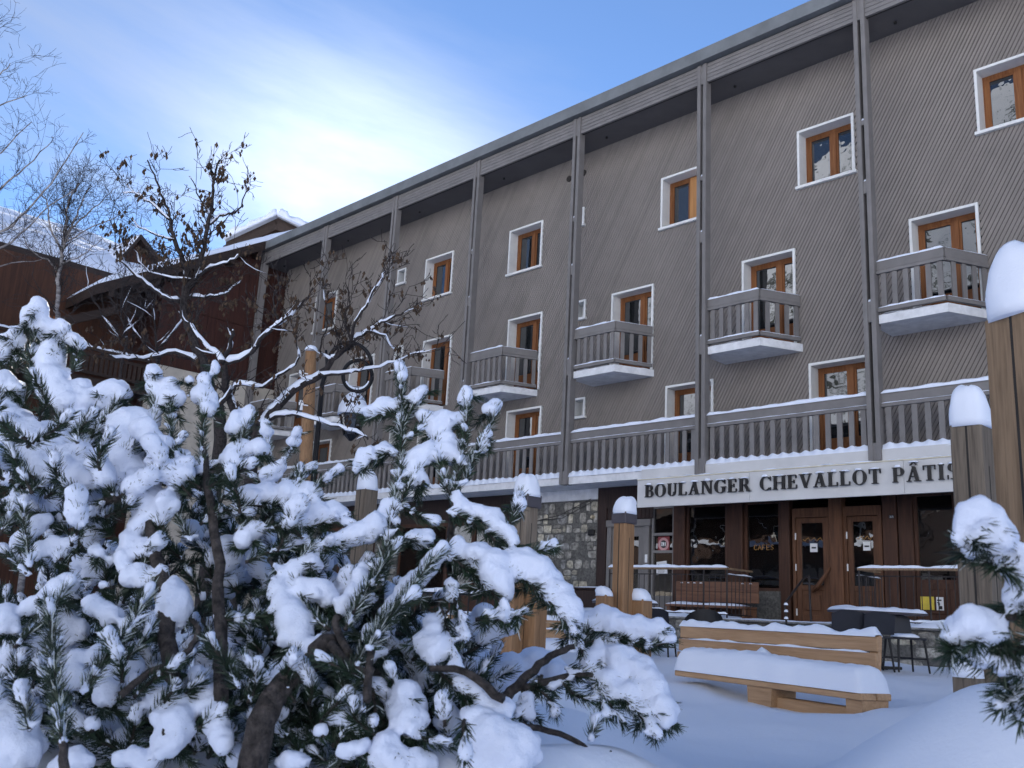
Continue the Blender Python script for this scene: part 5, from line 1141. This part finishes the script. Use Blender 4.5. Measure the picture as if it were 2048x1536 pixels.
# ================================================================== snow-laden mountain pines in the foreground
ICO = bmesh.new(); bmesh.ops.create_icosphere(ICO, subdivisions=2, radius=1.0); ICO.verts.index_update()
IV = np.array([v.co[:] for v in ICO.verts]); IF = np.array([[v.index for v in f.verts] for f in ICO.faces]); ICO.free()
MPP = 1.0 / FPX
def fast_mesh(name, V, F, mats, smooth=False, midx=None):
    me = bpy.data.meshes.new(name); V = np.asarray(V, dtype=np.float32); F = np.asarray(F, dtype=np.int32)
    me.vertices.add(len(V)); me.vertices.foreach_set('co', V.ravel())
    k = F.shape[1]; me.loops.add(F.size); me.loops.foreach_set('vertex_index', F.ravel())
    me.polygons.add(len(F)); me.polygons.foreach_set('loop_start', np.arange(0, F.size, k, dtype=np.int32)); me.polygons.foreach_set('loop_total', np.full(len(F), k, dtype=np.int32))
    for m_ in mats: me.materials.append(MATS[m_])
    if midx is not None: me.polygons.foreach_set('material_index', np.asarray(midx, dtype=np.int32))
    me.update(calc_edges=True); me.validate()
    if smooth: me.polygons.foreach_set('use_smooth', [True] * len(me.polygons))
    return me
class Pine:
    def __init__(s, seed): s.limbs = []; s.k = 1.26; s.r = random.Random(seed); s.np = np.random.RandomState(seed); s.wood = G(); s.nv = []; s.nm = []; s.sp = []; s.base = None
    def depth(s, x, y, off): return 3.45 - 1.0 * min(1, max(0, (y - 700) / 800)) + off
    def limb(s, pl, r0, r1, off=0.0, d=None, n=6):
        P = [dep(x, y, (d if d else s.depth(x, y, off)) + 0.0) for x, y in pl]; P = smooth_path(P, 4); k = len(P)
        P = [p + rnd_unit(s.r) * r0 * .25 for p in P]
        rad = [r0 + (r1 - r0) * i / (k - 1) for i in range(k)]
        if r0 >= .0085 and n >= 6: s.limbs.append(G().tube(P, rad, n))
        else: s.wood.tube(P, rad, n)
        return P
    def needles(s, P, dens=950, ln=.046, a0=30, a1=68, wid=.0031, frost=.12, start=0.0, zmax=2.0):
        """needles in all directions round a twig, leaning towards its tip"""
        P = np.array([p[:] for p in P]); seg = np.diff(P, axis=0); L = np.linalg.norm(seg, axis=1); tot = L.sum()
        if tot < 1e-3: return
        n = int(tot * dens) + 10; cum = np.concatenate([[0], np.cumsum(L)])
        u = start * tot + s.np.rand(n) * (1 - start) * tot; i = np.clip(np.searchsorted(cum, u) - 1, 0, len(L) - 1)
        t = ((u - cum[i]) / np.maximum(L[i], 1e-6))[:, None]; p = P[i] + seg[i] * t; ax = seg[i] / L[i][:, None]
        rv = s.np.randn(n, 3); rad = rv - ax * (rv * ax).sum(1)[:, None]; rad /= np.linalg.norm(rad, axis=1)[:, None] + 1e-9
        tipf = (u / tot)[:, None]; a = np.radians(a0 + (a1 - a0) * s.np.rand(n))[:, None] * (1 - .45 * np.clip((tipf - .8) / .2, 0, 1))
        d = ax * np.cos(a) + rad * np.sin(a); l = (ln * (.65 + .5 * s.np.rand(n)))[:, None]
        # the needle bends a little towards the tip of the twig
        mid = p + d * l * .5; d2 = d + ax * .35 + s.np.randn(n, 3) * .08; d2 /= np.linalg.norm(d2, axis=1)[:, None]; tip = mid + d2 * l * .5
        w = np.cross(d, s.np.randn(n, 3)); w /= np.linalg.norm(w, axis=1)[:, None] + 1e-9; w *= wid * .5
        k_ = d[:, 2] < zmax; p, w, mid, tip, d = p[k_], w[k_], mid[k_], tip[k_], d[k_]; n = len(p)
        s.nv.append(np.stack([p - w * .7, p + w * .7, mid + w, mid - w, tip + w * .25, tip - w * .25], axis=1))
        up = np.clip(d[:, 2], 0, 1); s.nm.append((s.np.rand(n) < frost * (.35 + 1.5 * up)).astype(np.int32))
    def shoot(s, pl, off=0.0, d=None, r0=.006, dust=.8, dens=1350, ln=.040, frost=.12, start=0.0):
        P = s.limb(pl, r0, r0 * .5, off, d, 5); s.needles(P, dens, ln, frost=frost, start=start)
        if dust:
            k = len(P); L = sum((P[i + 1] - P[i]).length for i in range(k - 1))
            for _ in range(int(L * 46 * dust) + 1):
                i = s.r.randrange(k); j = min(i + 1, k - 1); q = P[i].lerp(P[j], s.r.random()); e_ = q + Vector((s.r.gauss(0, .012), s.r.gauss(0, .012), s.r.uniform(.004, .016))); ra = s.r.uniform(.006, .013)
                for w_ in (0, .33, .66, 1): s.sp.append((q.lerp(e_, w_), ra * (1 - .25 * w_)))
            ra = s.r.uniform(.013, .021)
            for w_ in (0, .3, .6, 1): s.sp.append((P[-1].lerp(P[max(0, k - 3)], w_) + Vector((0, 0, .010)), ra * (1 - .35 * w_)))
        return P
    def snow(s, pl, off=0.0, d=None, under=True, ln=.039, frost=.12, back=.35):
        """mass of snow along a traced line of (x, y, radius px); a needled twig carries it"""
        C = []
        for x, y, r in pl:
            dd = (d if d else s.depth(x, y, off)); rm = r * s.k * dd * MPP; C.append((dep(x, y, dd + rm * back), rm))
        k = len(C); run = []
        if k == 1: run = [C[0]]
        for i in range(k - 1):
            (p, a), (q, b) = C[i], C[i + 1]; m = max(2, int((q - p).length / (min(a, b) * .38)))
            for j in range(m + (1 if i == k - 2 else 0)): t = j / m; run.append((p.lerp(q, t), a + (b - a) * t))
        for p, a in run:
            a *= s.r.uniform(.72, 1.14); s.sp.append((p + rnd_unit(s.r) * a * .26, a))
            for _ in range(3):                      # depth behind and lumps
                v = rnd_unit(s.r); v.z *= .5; s.sp.append((p + v * a * .72 - Vector((0, 0, a * .1)), a * s.r.uniform(.32, .66)))
        if under:
            Q = [p - Vector((0, 0, a * .55)) for p, a in C]
            if k == 1: p, a = C[0]; Q = [p + Vector((-a * .9, 0, -a * .7)), p + Vector((a * .9, 0, -a * .5))]
            Q = smooth_path(Q, 4) if len(Q) > 2 else [Q[0], (Q[0] + Q[1]) / 2, Q[1]]
            s.wood.tube(Q, [.006] * len(Q), 5); s.needles(Q, 1500, ln, 40, 85, frost=frost, zmax=-.05)
            for p, a in C:                         # side twigs that poke out below the load
                for _ in range(2 if a > .03 else 1):
                    v = Vector((s.r.uniform(-1, 1), s.r.uniform(-.6, .6), s.r.uniform(-.75, .15))).normalized(); e = p + v * (a * 1.05 + .025) - Vector((0, 0, a * .4)); b0 = p - Vector((0, 0, a * .6))
                    s.needles([b0, b0.lerp(e, .5), e], 1300, ln, frost=frost, zmax=.25)
    def build(s, label, base, vox=.0082):
        t = thing('mountain_pine', base, label, 'pine', 'snow-laden mountain pines')
        for g_ in s.limbs: g_.build('branch', 'pine_bark', t, smooth=True)
        o = s.wood.build('twigs', 'pine_bark', t, smooth=True); o['kind'] = 'stuff'
        V = np.concatenate(s.nv); n = len(V); b = np.arange(n)[:, None] * 6
        F = np.concatenate([b + np.array([[0, 1, 2, 3]]), b + np.array([[3, 2, 4, 5]])]); mi = np.concatenate(s.nm); me = fast_mesh('needles', V.reshape(-1, 3), F, ['needle', 'needle_frost'], midx=np.concatenate([mi, mi]))
        o = put('needles', me, t); o['kind'] = 'stuff'
        k = len(s.sp); C = np.array([q[0][:] for q in s.sp]); Rr = np.array([q[1] for q in s.sp])
        VV = (C[:, None, :] + IV[None] * Rr[:, None, None]).reshape(-1, 3); FF = (IF[None] + (np.arange(k) * len(IV))[:, None, None]).reshape(-1, 3)
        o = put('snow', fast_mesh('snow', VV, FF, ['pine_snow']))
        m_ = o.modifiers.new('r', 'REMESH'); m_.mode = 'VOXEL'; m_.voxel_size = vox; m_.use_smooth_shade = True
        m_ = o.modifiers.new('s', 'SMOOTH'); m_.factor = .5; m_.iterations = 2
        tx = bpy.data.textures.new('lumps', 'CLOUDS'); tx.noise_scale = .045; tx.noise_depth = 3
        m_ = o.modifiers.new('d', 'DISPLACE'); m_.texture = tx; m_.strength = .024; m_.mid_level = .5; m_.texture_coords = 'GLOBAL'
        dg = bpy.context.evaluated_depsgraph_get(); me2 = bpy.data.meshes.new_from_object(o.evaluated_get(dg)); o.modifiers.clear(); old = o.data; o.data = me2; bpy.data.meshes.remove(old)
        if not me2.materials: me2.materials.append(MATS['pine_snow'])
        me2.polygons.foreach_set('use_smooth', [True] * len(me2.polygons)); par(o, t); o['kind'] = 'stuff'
        print('pine', label[:30], 'needles', n, 'snow faces', len(me2.polygons)); return t
# fill of darker inner twigs: region under a skyline of (x, y)
def fill(P, sky_, n, x0, x1, d0, d1, ybot=1540, blob=.5):
    r = P.r
    for _ in range(n):
        x = r.uniform(x0, x1); yt = np.interp(x, [q[0] for q in sky_], [q[1] for q in sky_]); y = r.uniform(yt + 30, ybot); d = r.uniform(d0, d1); a = r.uniform(-2.6, -.5); L = r.uniform(60, 130)
        pl = [(x, y), (x + math.cos(a) * L * .5, y + math.sin(a) * L * .35), (x + math.cos(a + r.uniform(-.4, .4)) * L, y + math.sin(a) * L * .8)]
        P.shoot(pl, d=d, dust=.3, dens=1500, frost=.03, ln=.044)
        if r.random() < blob: P.snow([(pl[1][0], pl[1][1] - 8, r.uniform(10, 20)), (pl[2][0], pl[2][1] - 6, r.uniform(10, 22))], d=d, under=False)
# ---------------------------------------------------------------- left pine
A = Pine(3)
A.limb([(440, 1470), (438, 1300), (437, 1130), (420, 1000), (405, 900)], .024, .010); A.limb([(500, 1560), (520, 1450), (560, 1390), (610, 1330), (665, 1285)], .040, .028, -.05, n=9)
A.limb([(345, 1480), (342, 1390), (338, 1300), (330, 1200), (305, 1100), (290, 1010), (215, 968), (165, 915), (110, 830), (62, 745)], .030, .008); A.limb([(240, 1390), (300, 1345), (350, 1322), (385, 1290), (397, 1258), (382, 1240)], .010, .007, -.1); A.limb([(130, 1560), (124, 1480)], .014, .010, -.25); A.limb([(210, 1000), (290, 1000)], .016, .014)
for pl, kw in (
    ([(165, 915), (110, 830), (62, 745), (75, 650)], {}), ([(165, 900), (205, 845), (248, 790)], {}), ([(185, 910), (215, 945), (248, 990)], {}), ([(100, 760), (120, 700), (132, 660)], {}), ([(90, 725), (95, 678)], {}), ([(35, 745), (33, 700), (30, 670)], {}), ([(0, 790), (40, 780)], {}), ([(145, 745), (153, 715), (157, 688)], {}),
    ([(305, 850), (310, 800), (305, 748)], {}), ([(345, 880), (340, 830), (345, 778)], {}), ([(405, 940), (405, 865), (411, 795), (413, 762)], {}), ([(470, 945), (480, 890), (505, 828)], {}), ([(350, 985), (342, 935), (332, 885)], {}), ([(440, 1005), (462, 960), (482, 900)], {}), ([(290, 930), (330, 962)], {}), ([(235, 985), (200, 1010), (170, 1040)], {}),
    ([(480, 1015), (560, 1010), (632, 1004)], {}), ([(470, 1060), (560, 1055), (640, 1048), (692, 1034)], {}), ([(600, 1010), (650, 960), (680, 942)], {}), ([(580, 1000), (598, 960), (600, 935)], {}), ([(380, 1080), (360, 1040), (340, 1000)], {}), ([(400, 1050), (440, 1020), (500, 1030)], {}), ([(330, 1060), (300, 1030), (285, 1050)], {}),
    ([(126, 1490), (116, 1400), (106, 1300), (96, 1205)], dict(off=-.25, ln=.050, dens=1600)), ([(165, 1385), (215, 1312), (262, 1250), (300, 1180)], dict(off=-.15, ln=.048)), ([(30, 1295), (90, 1235), (142, 1165)], dict(off=-.2)), ([(60, 1460), (40, 1380)], dict(off=-.2)), ([(270, 1165), (290, 1125), (297, 1095)], {}), ([(340, 1135), (310, 1155), (280, 1150)], {}), ([(490, 1125), (540, 1105), (610, 1085)], {}), ([(60, 1130), (50, 1060), (45, 1000)], dict(off=-.1)), ([(0, 1070), (30, 1005)], {}), ([(55, 1150), (30, 1120), (0, 1100)], {}),
    ([(440, 1240), (500, 1235), (560, 1230)], {}), ([(560, 1130), (545, 1180), (560, 1230)], {}), ([(250, 1320), (290, 1280), (300, 1240)], dict(off=-.1)), ([(20, 960), (60, 980), (100, 960)], {}), ([(60, 940), (90, 930), (118, 945)], {}), ([(660, 1260), (610, 1215), (590, 1150)], {}), ([(600, 1120), (630, 1090), (680, 1085)], {})): A.shoot(pl, **kw)
for pl in (
    [(78, 608, 11), (72, 628, 18), (58, 645, 16)], [(85, 655, 16), (105, 662, 18), (124, 655, 12)], [(30, 672, 14), (36, 692, 14)], [(96, 682, 10), (90, 705, 11)], [(150, 678, 12), (158, 692, 11)], [(110, 690, 20), (98, 744, 24), (103, 779, 27), (132, 800, 27), (176, 803, 21), (211, 791, 20), (240, 780, 19)],
    [(0, 690, 18), (12, 705, 14)], [(12, 768, 20), (38, 775, 14)], [(-10, 825, 36), (22, 840, 38), (58, 876, 40), (103, 911, 38), (161, 949, 28), (195, 965, 13)], [(-5, 900, 26), (18, 910, 26), (40, 928, 18)], [(66, 928, 15), (80, 940, 12)], [(158, 773, 17)], [(249, 861, 33), (243, 896, 28), (255, 932, 26), (275, 961, 24), (293, 996, 28), (296, 1030, 27), (278, 1050, 18)], [(164, 838, 16), (150, 850, 10)],
    [(270, 844, 18), (305, 836, 17)], [(306, 746, 14), (314, 756, 11)], [(303, 773, 12), (318, 786, 10)], [(343, 772, 15), (338, 803, 21), (356, 795, 15)], [(413, 760, 13), (410, 790, 19), (418, 815, 14)], [(429, 726, 7), (428, 745, 7)], [(379, 762, 8)], [(500, 818, 10), (482, 838, 18), (470, 858, 14)], [(521, 896, 16)], [(482, 893, 19), (468, 917, 20)], [(404, 929, 12), (406, 946, 9)], [(352, 936, 14), (358, 956, 11)], [(308, 890, 16), (325, 905, 10)],
    [(478, 1000, 14), (490, 996, 18), (520, 990, 19), (560, 987, 20), (600, 984, 18), (628, 986, 14)], [(620, 1040, 14), (645, 1025, 21), (682, 1020, 14)], [(300, 1098, 20), (296, 1090, 17)], [(262, 1070, 14), (254, 1105, 17), (245, 1135, 11)], [(268, 1150, 20), (290, 1165, 14)], [(318, 1143, 16)], [(137, 1158, 16), (110, 1180, 19), (85, 1200, 17), (58, 1215, 14)], [(186, 1208, 17), (220, 1230, 19)], [(0, 1235, 24), (18, 1255, 18)], [(152, 1322, 24), (142, 1358, 27)], [(200, 1298, 14), (184, 1316, 15)], [(262, 1328, 24), (228, 1370, 27), (214, 1398, 22)],
    [(345, 1165, 16), (350, 1198, 26), (346, 1236, 29)], [(328, 1400, 25), (344, 1430, 31), (352, 1468, 29), (326, 1500, 18)], [(392, 1342, 13), (412, 1385, 18), (426, 1420, 19), (446, 1470, 21), (450, 1492, 16)], [(5, 1395, 40), (20, 1430, 42), (30, 1500, 42), (5, 1540, 40)], [(556, 1165, 15), (570, 1210, 26), (586, 1250, 31), (592, 1278, 20)], [(505, 1063, 18), (484, 1080, 15)], [(545, 1372, 10), (575, 1340, 14), (605, 1314, 16), (650, 1288, 16)], [(390, 1300, 7), (360, 1322, 8), (320, 1345, 9), (280, 1365, 12)],
    [(88, 1040, 12), (50, 1075, 14)], [(75, 1105, 15), (110, 1090, 14), (140, 1085, 9)], [(165, 1040, 14), (185, 1025, 12)], [(120, 1110, 13)], [(190, 1100, 12), (200, 1108, 8)], [(210, 1170, 11)], [(120, 1532, 16), (165, 1520, 20)], [(240, 1512, 15), (290, 1525, 17)], [(560, 1525, 13), (610, 1518, 18)], [(690, 1500, 15), (735, 1492, 12)], [(180, 1450, 14)], [(640, 1460, 14)], [(440, 1190, 8)], [(250, 1250, 14), (300, 1235, 12)], [(630, 1125, 19), (600, 1135, 15), (570, 1140, 12)], [(590, 1180, 18), (625, 1182, 25), (660, 1190, 25)]): A.snow(pl)
for pl in ([(560, 1160, 18), (640, 1170, 28), (720, 1190, 28), (790, 1200, 20)], [(590, 1130, 16), (650, 1112, 20)], [(450, 1130, 16), (480, 1150, 16)], [(100, 990, 22), (160, 1000, 20)], [(180, 1130, 18), (230, 1120, 16)], [(480, 1330, 16), (520, 1300, 18)], [(60, 1310, 18), (20, 1320, 22)]): A.snow(pl, off=.5)
SKA = [(0, 760), (100, 800), (200, 900), (300, 880), (420, 890), (520, 1010), (640, 1060), (720, 1150)]
fill(A, SKA, 210, -40, 720, 2.9, 3.5, blob=.30); fill(A, [(x_, y_ + 30) for x_, y_ in SKA], 230, -60, 760, 3.5, 4.6, blob=.15)
fill(A, [(0, 1310), (700, 1330)], 110, -40, 740, 2.5, 3.0, ybot=1570, blob=.22)
b = dep(420, 1500, 3.0); b.z = gz(b.x, b.y)
A.build('broad snow-laden mountain pine filling the ground before the chalet wing', b)
# ---------------------------------------------------------------- pale small pine further back
Q = Pine(8)
for pl in ([(545, 1010), (540, 920), (532, 845)], [(545, 960), (575, 910), (598, 860)], [(540, 950), (505, 910), (490, 880)], [(545, 980), (590, 950), (630, 930)], [(545, 990), (515, 960), (500, 950)]): Q.shoot(pl, d=5.6, r0=.008, dust=2.2, frost=.5)
for pl in ([(530, 842, 9), (535, 860, 10)], [(597, 860, 9), (585, 885, 9)], [(560, 930, 14), (540, 945, 14)], [(600, 950, 10), (628, 932, 9)], [(505, 905, 8)]): Q.snow(pl, d=5.6, frost=.5)
b = dep(545, 1100, 5.6); b.z = gz(b.x, b.y); Q.limb([(545, 1180), (545, 1010)], .02, .012, d=5.6)
Q.build('small frosted pine between the broad pine and the tan signpost', b)
# ---------------------------------------------------------------- centre pine with upright leaders
C = Pine(4)
C.limb([(752, 1420), (752, 1300), (757, 1180), (772, 1090)], .028, .014, .1); C.limb([(735, 1400), (742, 1300), (752, 1270)], .012, .010, -.1); C.limb([(660, 1290), (700, 1330), (735, 1345), (745, 1340)], .014, .009, -.1); C.limb([(700, 1310), (670, 1250), (680, 1230)], .012, .010, -.1); C.limb([(905, 1180), (900, 1090), (905, 1010)], .016, .010, .1); C.limb([(1005, 1400), (930, 1345), (860, 1335)], .014, .009, -.05); C.limb([(757, 1420), (760, 1500), (770, 1560)], .03, .03, .1)
for pl, kw in (
    ([(757, 1180), (772, 1090), (790, 1000), (803, 900), (801, 735)], dict(dens=1500, r0=.009)), ([(800, 832), (770, 828), (732, 836)], {}), ([(800, 905), (760, 912), (712, 945)], {}), ([(803, 852), (825, 815), (846, 788)], {}), ([(805, 882), (835, 862), (855, 835)], {}), ([(905, 1015), (920, 930), (932, 850), (935, 787)], dict(dens=1500, r0=.008)), ([(930, 965), (955, 900), (980, 850), (994, 810)], dict(dens=1500)), ([(800, 1005), (830, 950), (870, 890), (906, 848)], {}), ([(900, 990), (880, 930), (875, 900)], {}), ([(925, 920), (955, 905), (975, 895)], {}),
    ([(780, 1065), (730, 1062), (690, 1046)], {}), ([(765, 1110), (800, 1085), (860, 1085)], {}), ([(690, 1260), (730, 1185), (765, 1135), (800, 1085)], dict(ln=.046, dens=1700, off=-.1)), ([(795, 1010), (830, 1030), (870, 1045)], {}), ([(700, 1345), (748, 1265), (800, 1205), (850, 1140), (886, 1100)], dict(ln=.046, dens=1500, off=-.1)), ([(735, 1300), (775, 1240), (830, 1190)], dict(ln=.05, dens=1600, off=-.15)), ([(886, 1105), (950, 1150), (1000, 1205), (1012, 1240)], dict(dens=1600)), ([(895, 1022), (960, 1055), (1010, 1105), (1026, 1150)], {}), ([(1010, 1135), (1060, 1168), (1110, 1215), (1150, 1272)], dict(dens=1600)),
    ([(1060, 1107), (1106, 1093)], {}), ([(950, 1238), (1000, 1238), (1052, 1226)], {}), ([(1015, 1060), (1030, 1020), (1040, 992)], {}), ([(880, 1205), (900, 1275), (912, 1325)], {}), ([(890, 1160), (920, 1230), (930, 1280)], {}), ([(870, 1335), (910, 1372), (965, 1412)], dict(dens=1600)), ([(920, 1380), (950, 1430), (990, 1460)], {}), ([(700, 1400), (680, 1360), (672, 1320)], {}), ([(740, 1350), (750, 1420), (745, 1450)], {}), ([(660, 1330), (700, 1370), (710, 1410)], {}), ([(820, 1440), (850, 1480), (900, 1490)], {}), ([(930, 1440), (925, 1470), (930, 1520)], dict(off=-.15))): C.shoot(pl, **kw)
for pl in (
    [(801, 727, 9), (803, 757, 8)], [(801, 790, 5), (802, 850, 6), (800, 880, 6)], [(735, 822, 11), (760, 813, 14), (788, 810, 10)], [(714, 928, 9), (735, 907, 13), (768, 897, 12)], [(822, 797, 9), (846, 779, 8)], [(840, 828, 8), (860, 825, 6)], [(933, 781, 10), (924, 802, 9)], [(995, 803, 11), (975, 822, 10)], [(965, 880, 10), (975, 868, 8)], [(868, 860, 14), (880, 845, 19), (912, 837, 18)], [(893, 880, 19), (906, 905, 21)], [(828, 932, 20), (852, 908, 17), (866, 885, 12)], [(838, 955, 15)], [(820, 1073, 12), (850, 1080, 19)], [(788, 1000, 12), (772, 1018, 11), (760, 1050, 8)], [(745, 1060, 10), (760, 1065, 8)], [(790, 1040, 9)],
    [(913, 1000, 10), (935, 1015, 12), (963, 1022, 13), (990, 1035, 17), (1012, 1060, 15), (1028, 1085, 9)], [(1033, 997, 12), (1042, 1012, 11)], [(915, 1088, 17), (908, 1105, 14)], [(930, 1108, 18), (960, 1112, 28), (990, 1142, 28), (1008, 1180, 15)], [(880, 1108, 12), (850, 1140, 14), (825, 1170, 16), (800, 1200, 16), (772, 1232, 14)], [(1010, 1118, 17), (1045, 1120, 25), (1075, 1140, 27), (1100, 1165, 25), (1126, 1200, 20), (1148, 1228, 17)], [(1078, 1097, 7), (1106, 1089, 6)], [(728, 1132, 10), (718, 1165, 18), (704, 1198, 20)],
    [(690, 1205, 18), (740, 1195, 16)], [(735, 1265, 17), (762, 1266, 14)], [(672, 1312, 12), (672, 1330, 14)], [(860, 1240, 16), (872, 1275, 19), (880, 1302, 18)], [(848, 1275, 18), (862, 1310, 15)], [(808, 1385, 22), (815, 1420, 32), (828, 1452, 26), (800, 1448, 20)], [(780, 1478, 20), (765, 1512, 28), (800, 1522, 24), (850, 1525, 22)], [(935, 1424, 13), (958, 1450, 24), (990, 1482, 46), (1040, 1502, 48), (965, 1525, 40)], [(908, 1345, 16), (945, 1370, 18), (966, 1400, 15), (985, 1420, 11)], [(1003, 1402, 18), (1006, 1430, 15)], [(905, 1170, 9), (900, 1195, 8)], [(1040, 1224, 7), (1000, 1230, 6), (975, 1225, 8)], [(760, 1300, 10), (740, 1320, 8)], [(700, 1440, 14), (660, 1430, 15)]): C.snow(pl)
for pl in ([(900, 1330, 22), (960, 1335, 28), (1010, 1345, 30), (1080, 1330, 28), (1110, 1345, 22)], [(700, 1290, 16), (760, 1330, 18)]): C.snow(pl, off=.9)
fill(C, [(640, 1100), (760, 1180), (860, 1240), (960, 1290), (1050, 1360)], 90, 650, 960, 2.9, 3.5, blob=.3); fill(C, [(640, 1120), (760, 1200), (860, 1260), (960, 1310), (1050, 1370)], 70, 620, 960, 3.5, 4.2, blob=.15)
fill(C, [(640, 1330), (960, 1400)], 40, 640, 930, 2.5, 3.0, ybot=1560, blob=.25)
b = dep(760, 1500, 3.1); b.z = gz(b.x, b.y)
C.build('mountain pine with upright snow-tipped leaders rising in front of the long balcony', b)
# ---------------------------------------------------------------- low arching pine
E_P = Pine(5); O = .35
E_P.limb([(960, 1480), (1010, 1400), (1060, 1350), (1100, 1312), (1150, 1290)], .020, .009, O); E_P.limb([(1040, 1380), (1090, 1365), (1150, 1352), (1190, 1352)], .014, .008, O); E_P.limb([(1040, 1450), (1120, 1468), (1180, 1502), (1196, 1545)], .011, .006, O); E_P.limb([(1135, 1497), (1170, 1512), (1212, 1515)], .006, .004, O); E_P.limb([(1195, 1545), (1205, 1520), (1222, 1502)], .005, .003, O); E_P.limb([(1000, 1420), (985, 1500), (980, 1560)], .022, .022, O)
for pl, kw in (([(1150, 1290), (1230, 1278), (1300, 1292), (1342, 1282)], dict(dens=1600)), ([(1160, 1290), (1180, 1335), (1222, 1352)], {}), ([(1130, 1335), (1165, 1345), (1185, 1340)], {}), ([(1150, 1290), (1175, 1265), (1190, 1240)], {}), ([(1190, 1352), (1215, 1400), (1245, 1445)], dict(dens=1600)), ([(1235, 1385), (1275, 1425), (1312, 1475)], dict(dens=1600)), ([(1190, 1375), (1215, 1435)], {}), ([(1260, 1360), (1290, 1400), (1300, 1450)], {}), ([(1120, 1360), (1150, 1390), (1190, 1400)], {}), ([(1065, 1370), (1100, 1400), (1110, 1430)], {}), ([(1180, 1480), (1195, 1440)], {}), ([(1030, 1440), (1050, 1420), (1060, 1400)], {}), ([(1085, 1350), (1060, 1390), (1040, 1430)], {}), ([(1230, 1278), (1255, 1305), (1270, 1320)], {})): E_P.shoot(pl, off=O, **kw)
for pl in ([(1142, 1252, 14), (1175, 1241, 20), (1205, 1240, 21), (1240, 1250, 19), (1275, 1256, 19), (1310, 1258, 19), (1334, 1266, 15)], [(1238, 1328, 24), (1270, 1340, 32), (1296, 1370, 32), (1320, 1410, 24), (1336, 1445, 14)], [(1183, 1318, 16), (1190, 1350, 18)], [(1215, 1360, 18), (1236, 1390, 15)], [(1050, 1408, 15), (1056, 1432, 15)], [(1100, 1375, 8), (1150, 1350, 7)], [(1255, 1380, 18), (1290, 1420, 16)], [(1210, 1300, 12), (1195, 1285, 10)]): E_P.snow(pl, off=O)
b = dep(985, 1530, 2.9); b.z = gz(b.x, b.y)
E_P.build('low pine whose snow-thick boughs arch down beside the plank bench', b)
# ---------------------------------------------------------------- branch of the pine by the tall posts
F_P = Pine(6); FD = 1.9; F_P.k = 1.06
F_P.limb([(2130, 1560), (2120, 1400), (2100, 1250), (2048, 1225), (2005, 1238)], .020, .006, d=FD); F_P.limb([(2110, 1250), (2060, 1120), (2010, 1095)], .010, .006, d=FD); F_P.limb([(2120, 1450), (2060, 1400), (2030, 1395)], .009, .005, d=FD)
for pl in ([(2040, 1105), (1990, 1108), (1925, 1090)], [(2030, 1115), (1980, 1125), (1940, 1110)], [(2005, 1240), (1985, 1290), (1930, 1310), (1895, 1285)], [(2010, 1245), (2000, 1310), (1960, 1330)], [(2080, 1270), (2030, 1300), (2005, 1345)], [(2090, 1320), (2040, 1350), (2020, 1340)], [(2060, 1400), (2020, 1405), (1995, 1420)], [(2090, 1380), (2050, 1420), (2040, 1440)], [(2060, 1120), (2050, 1160), (2048, 1190)]): F_P.shoot(pl, d=FD, ln=.042, dens=1600, dust=.7)
for pl in ([(1938, 1060, 26), (1950, 1025, 27), (1978, 1038, 38), (2000, 1075, 34), (1965, 1085, 24)], [(1905, 1272, 22), (1925, 1250, 32), (1955, 1242, 38), (1985, 1258, 28)], [(2040, 1130, 30), (2050, 1180, 34), (2030, 1200, 18)], [(2055, 1330, 38), (2070, 1370, 40), (2060, 1420, 26)], [(2020, 1230, 10), (2040, 1222, 10)], [(1995, 1120, 16)]): F_P.snow(pl, d=FD, ln=.042)
b = dep(2130, 1540, FD); b.z = gz(b.x, b.y)
F_P.build('pine boughs with rounded snow pads against the tall brown timber post', b)
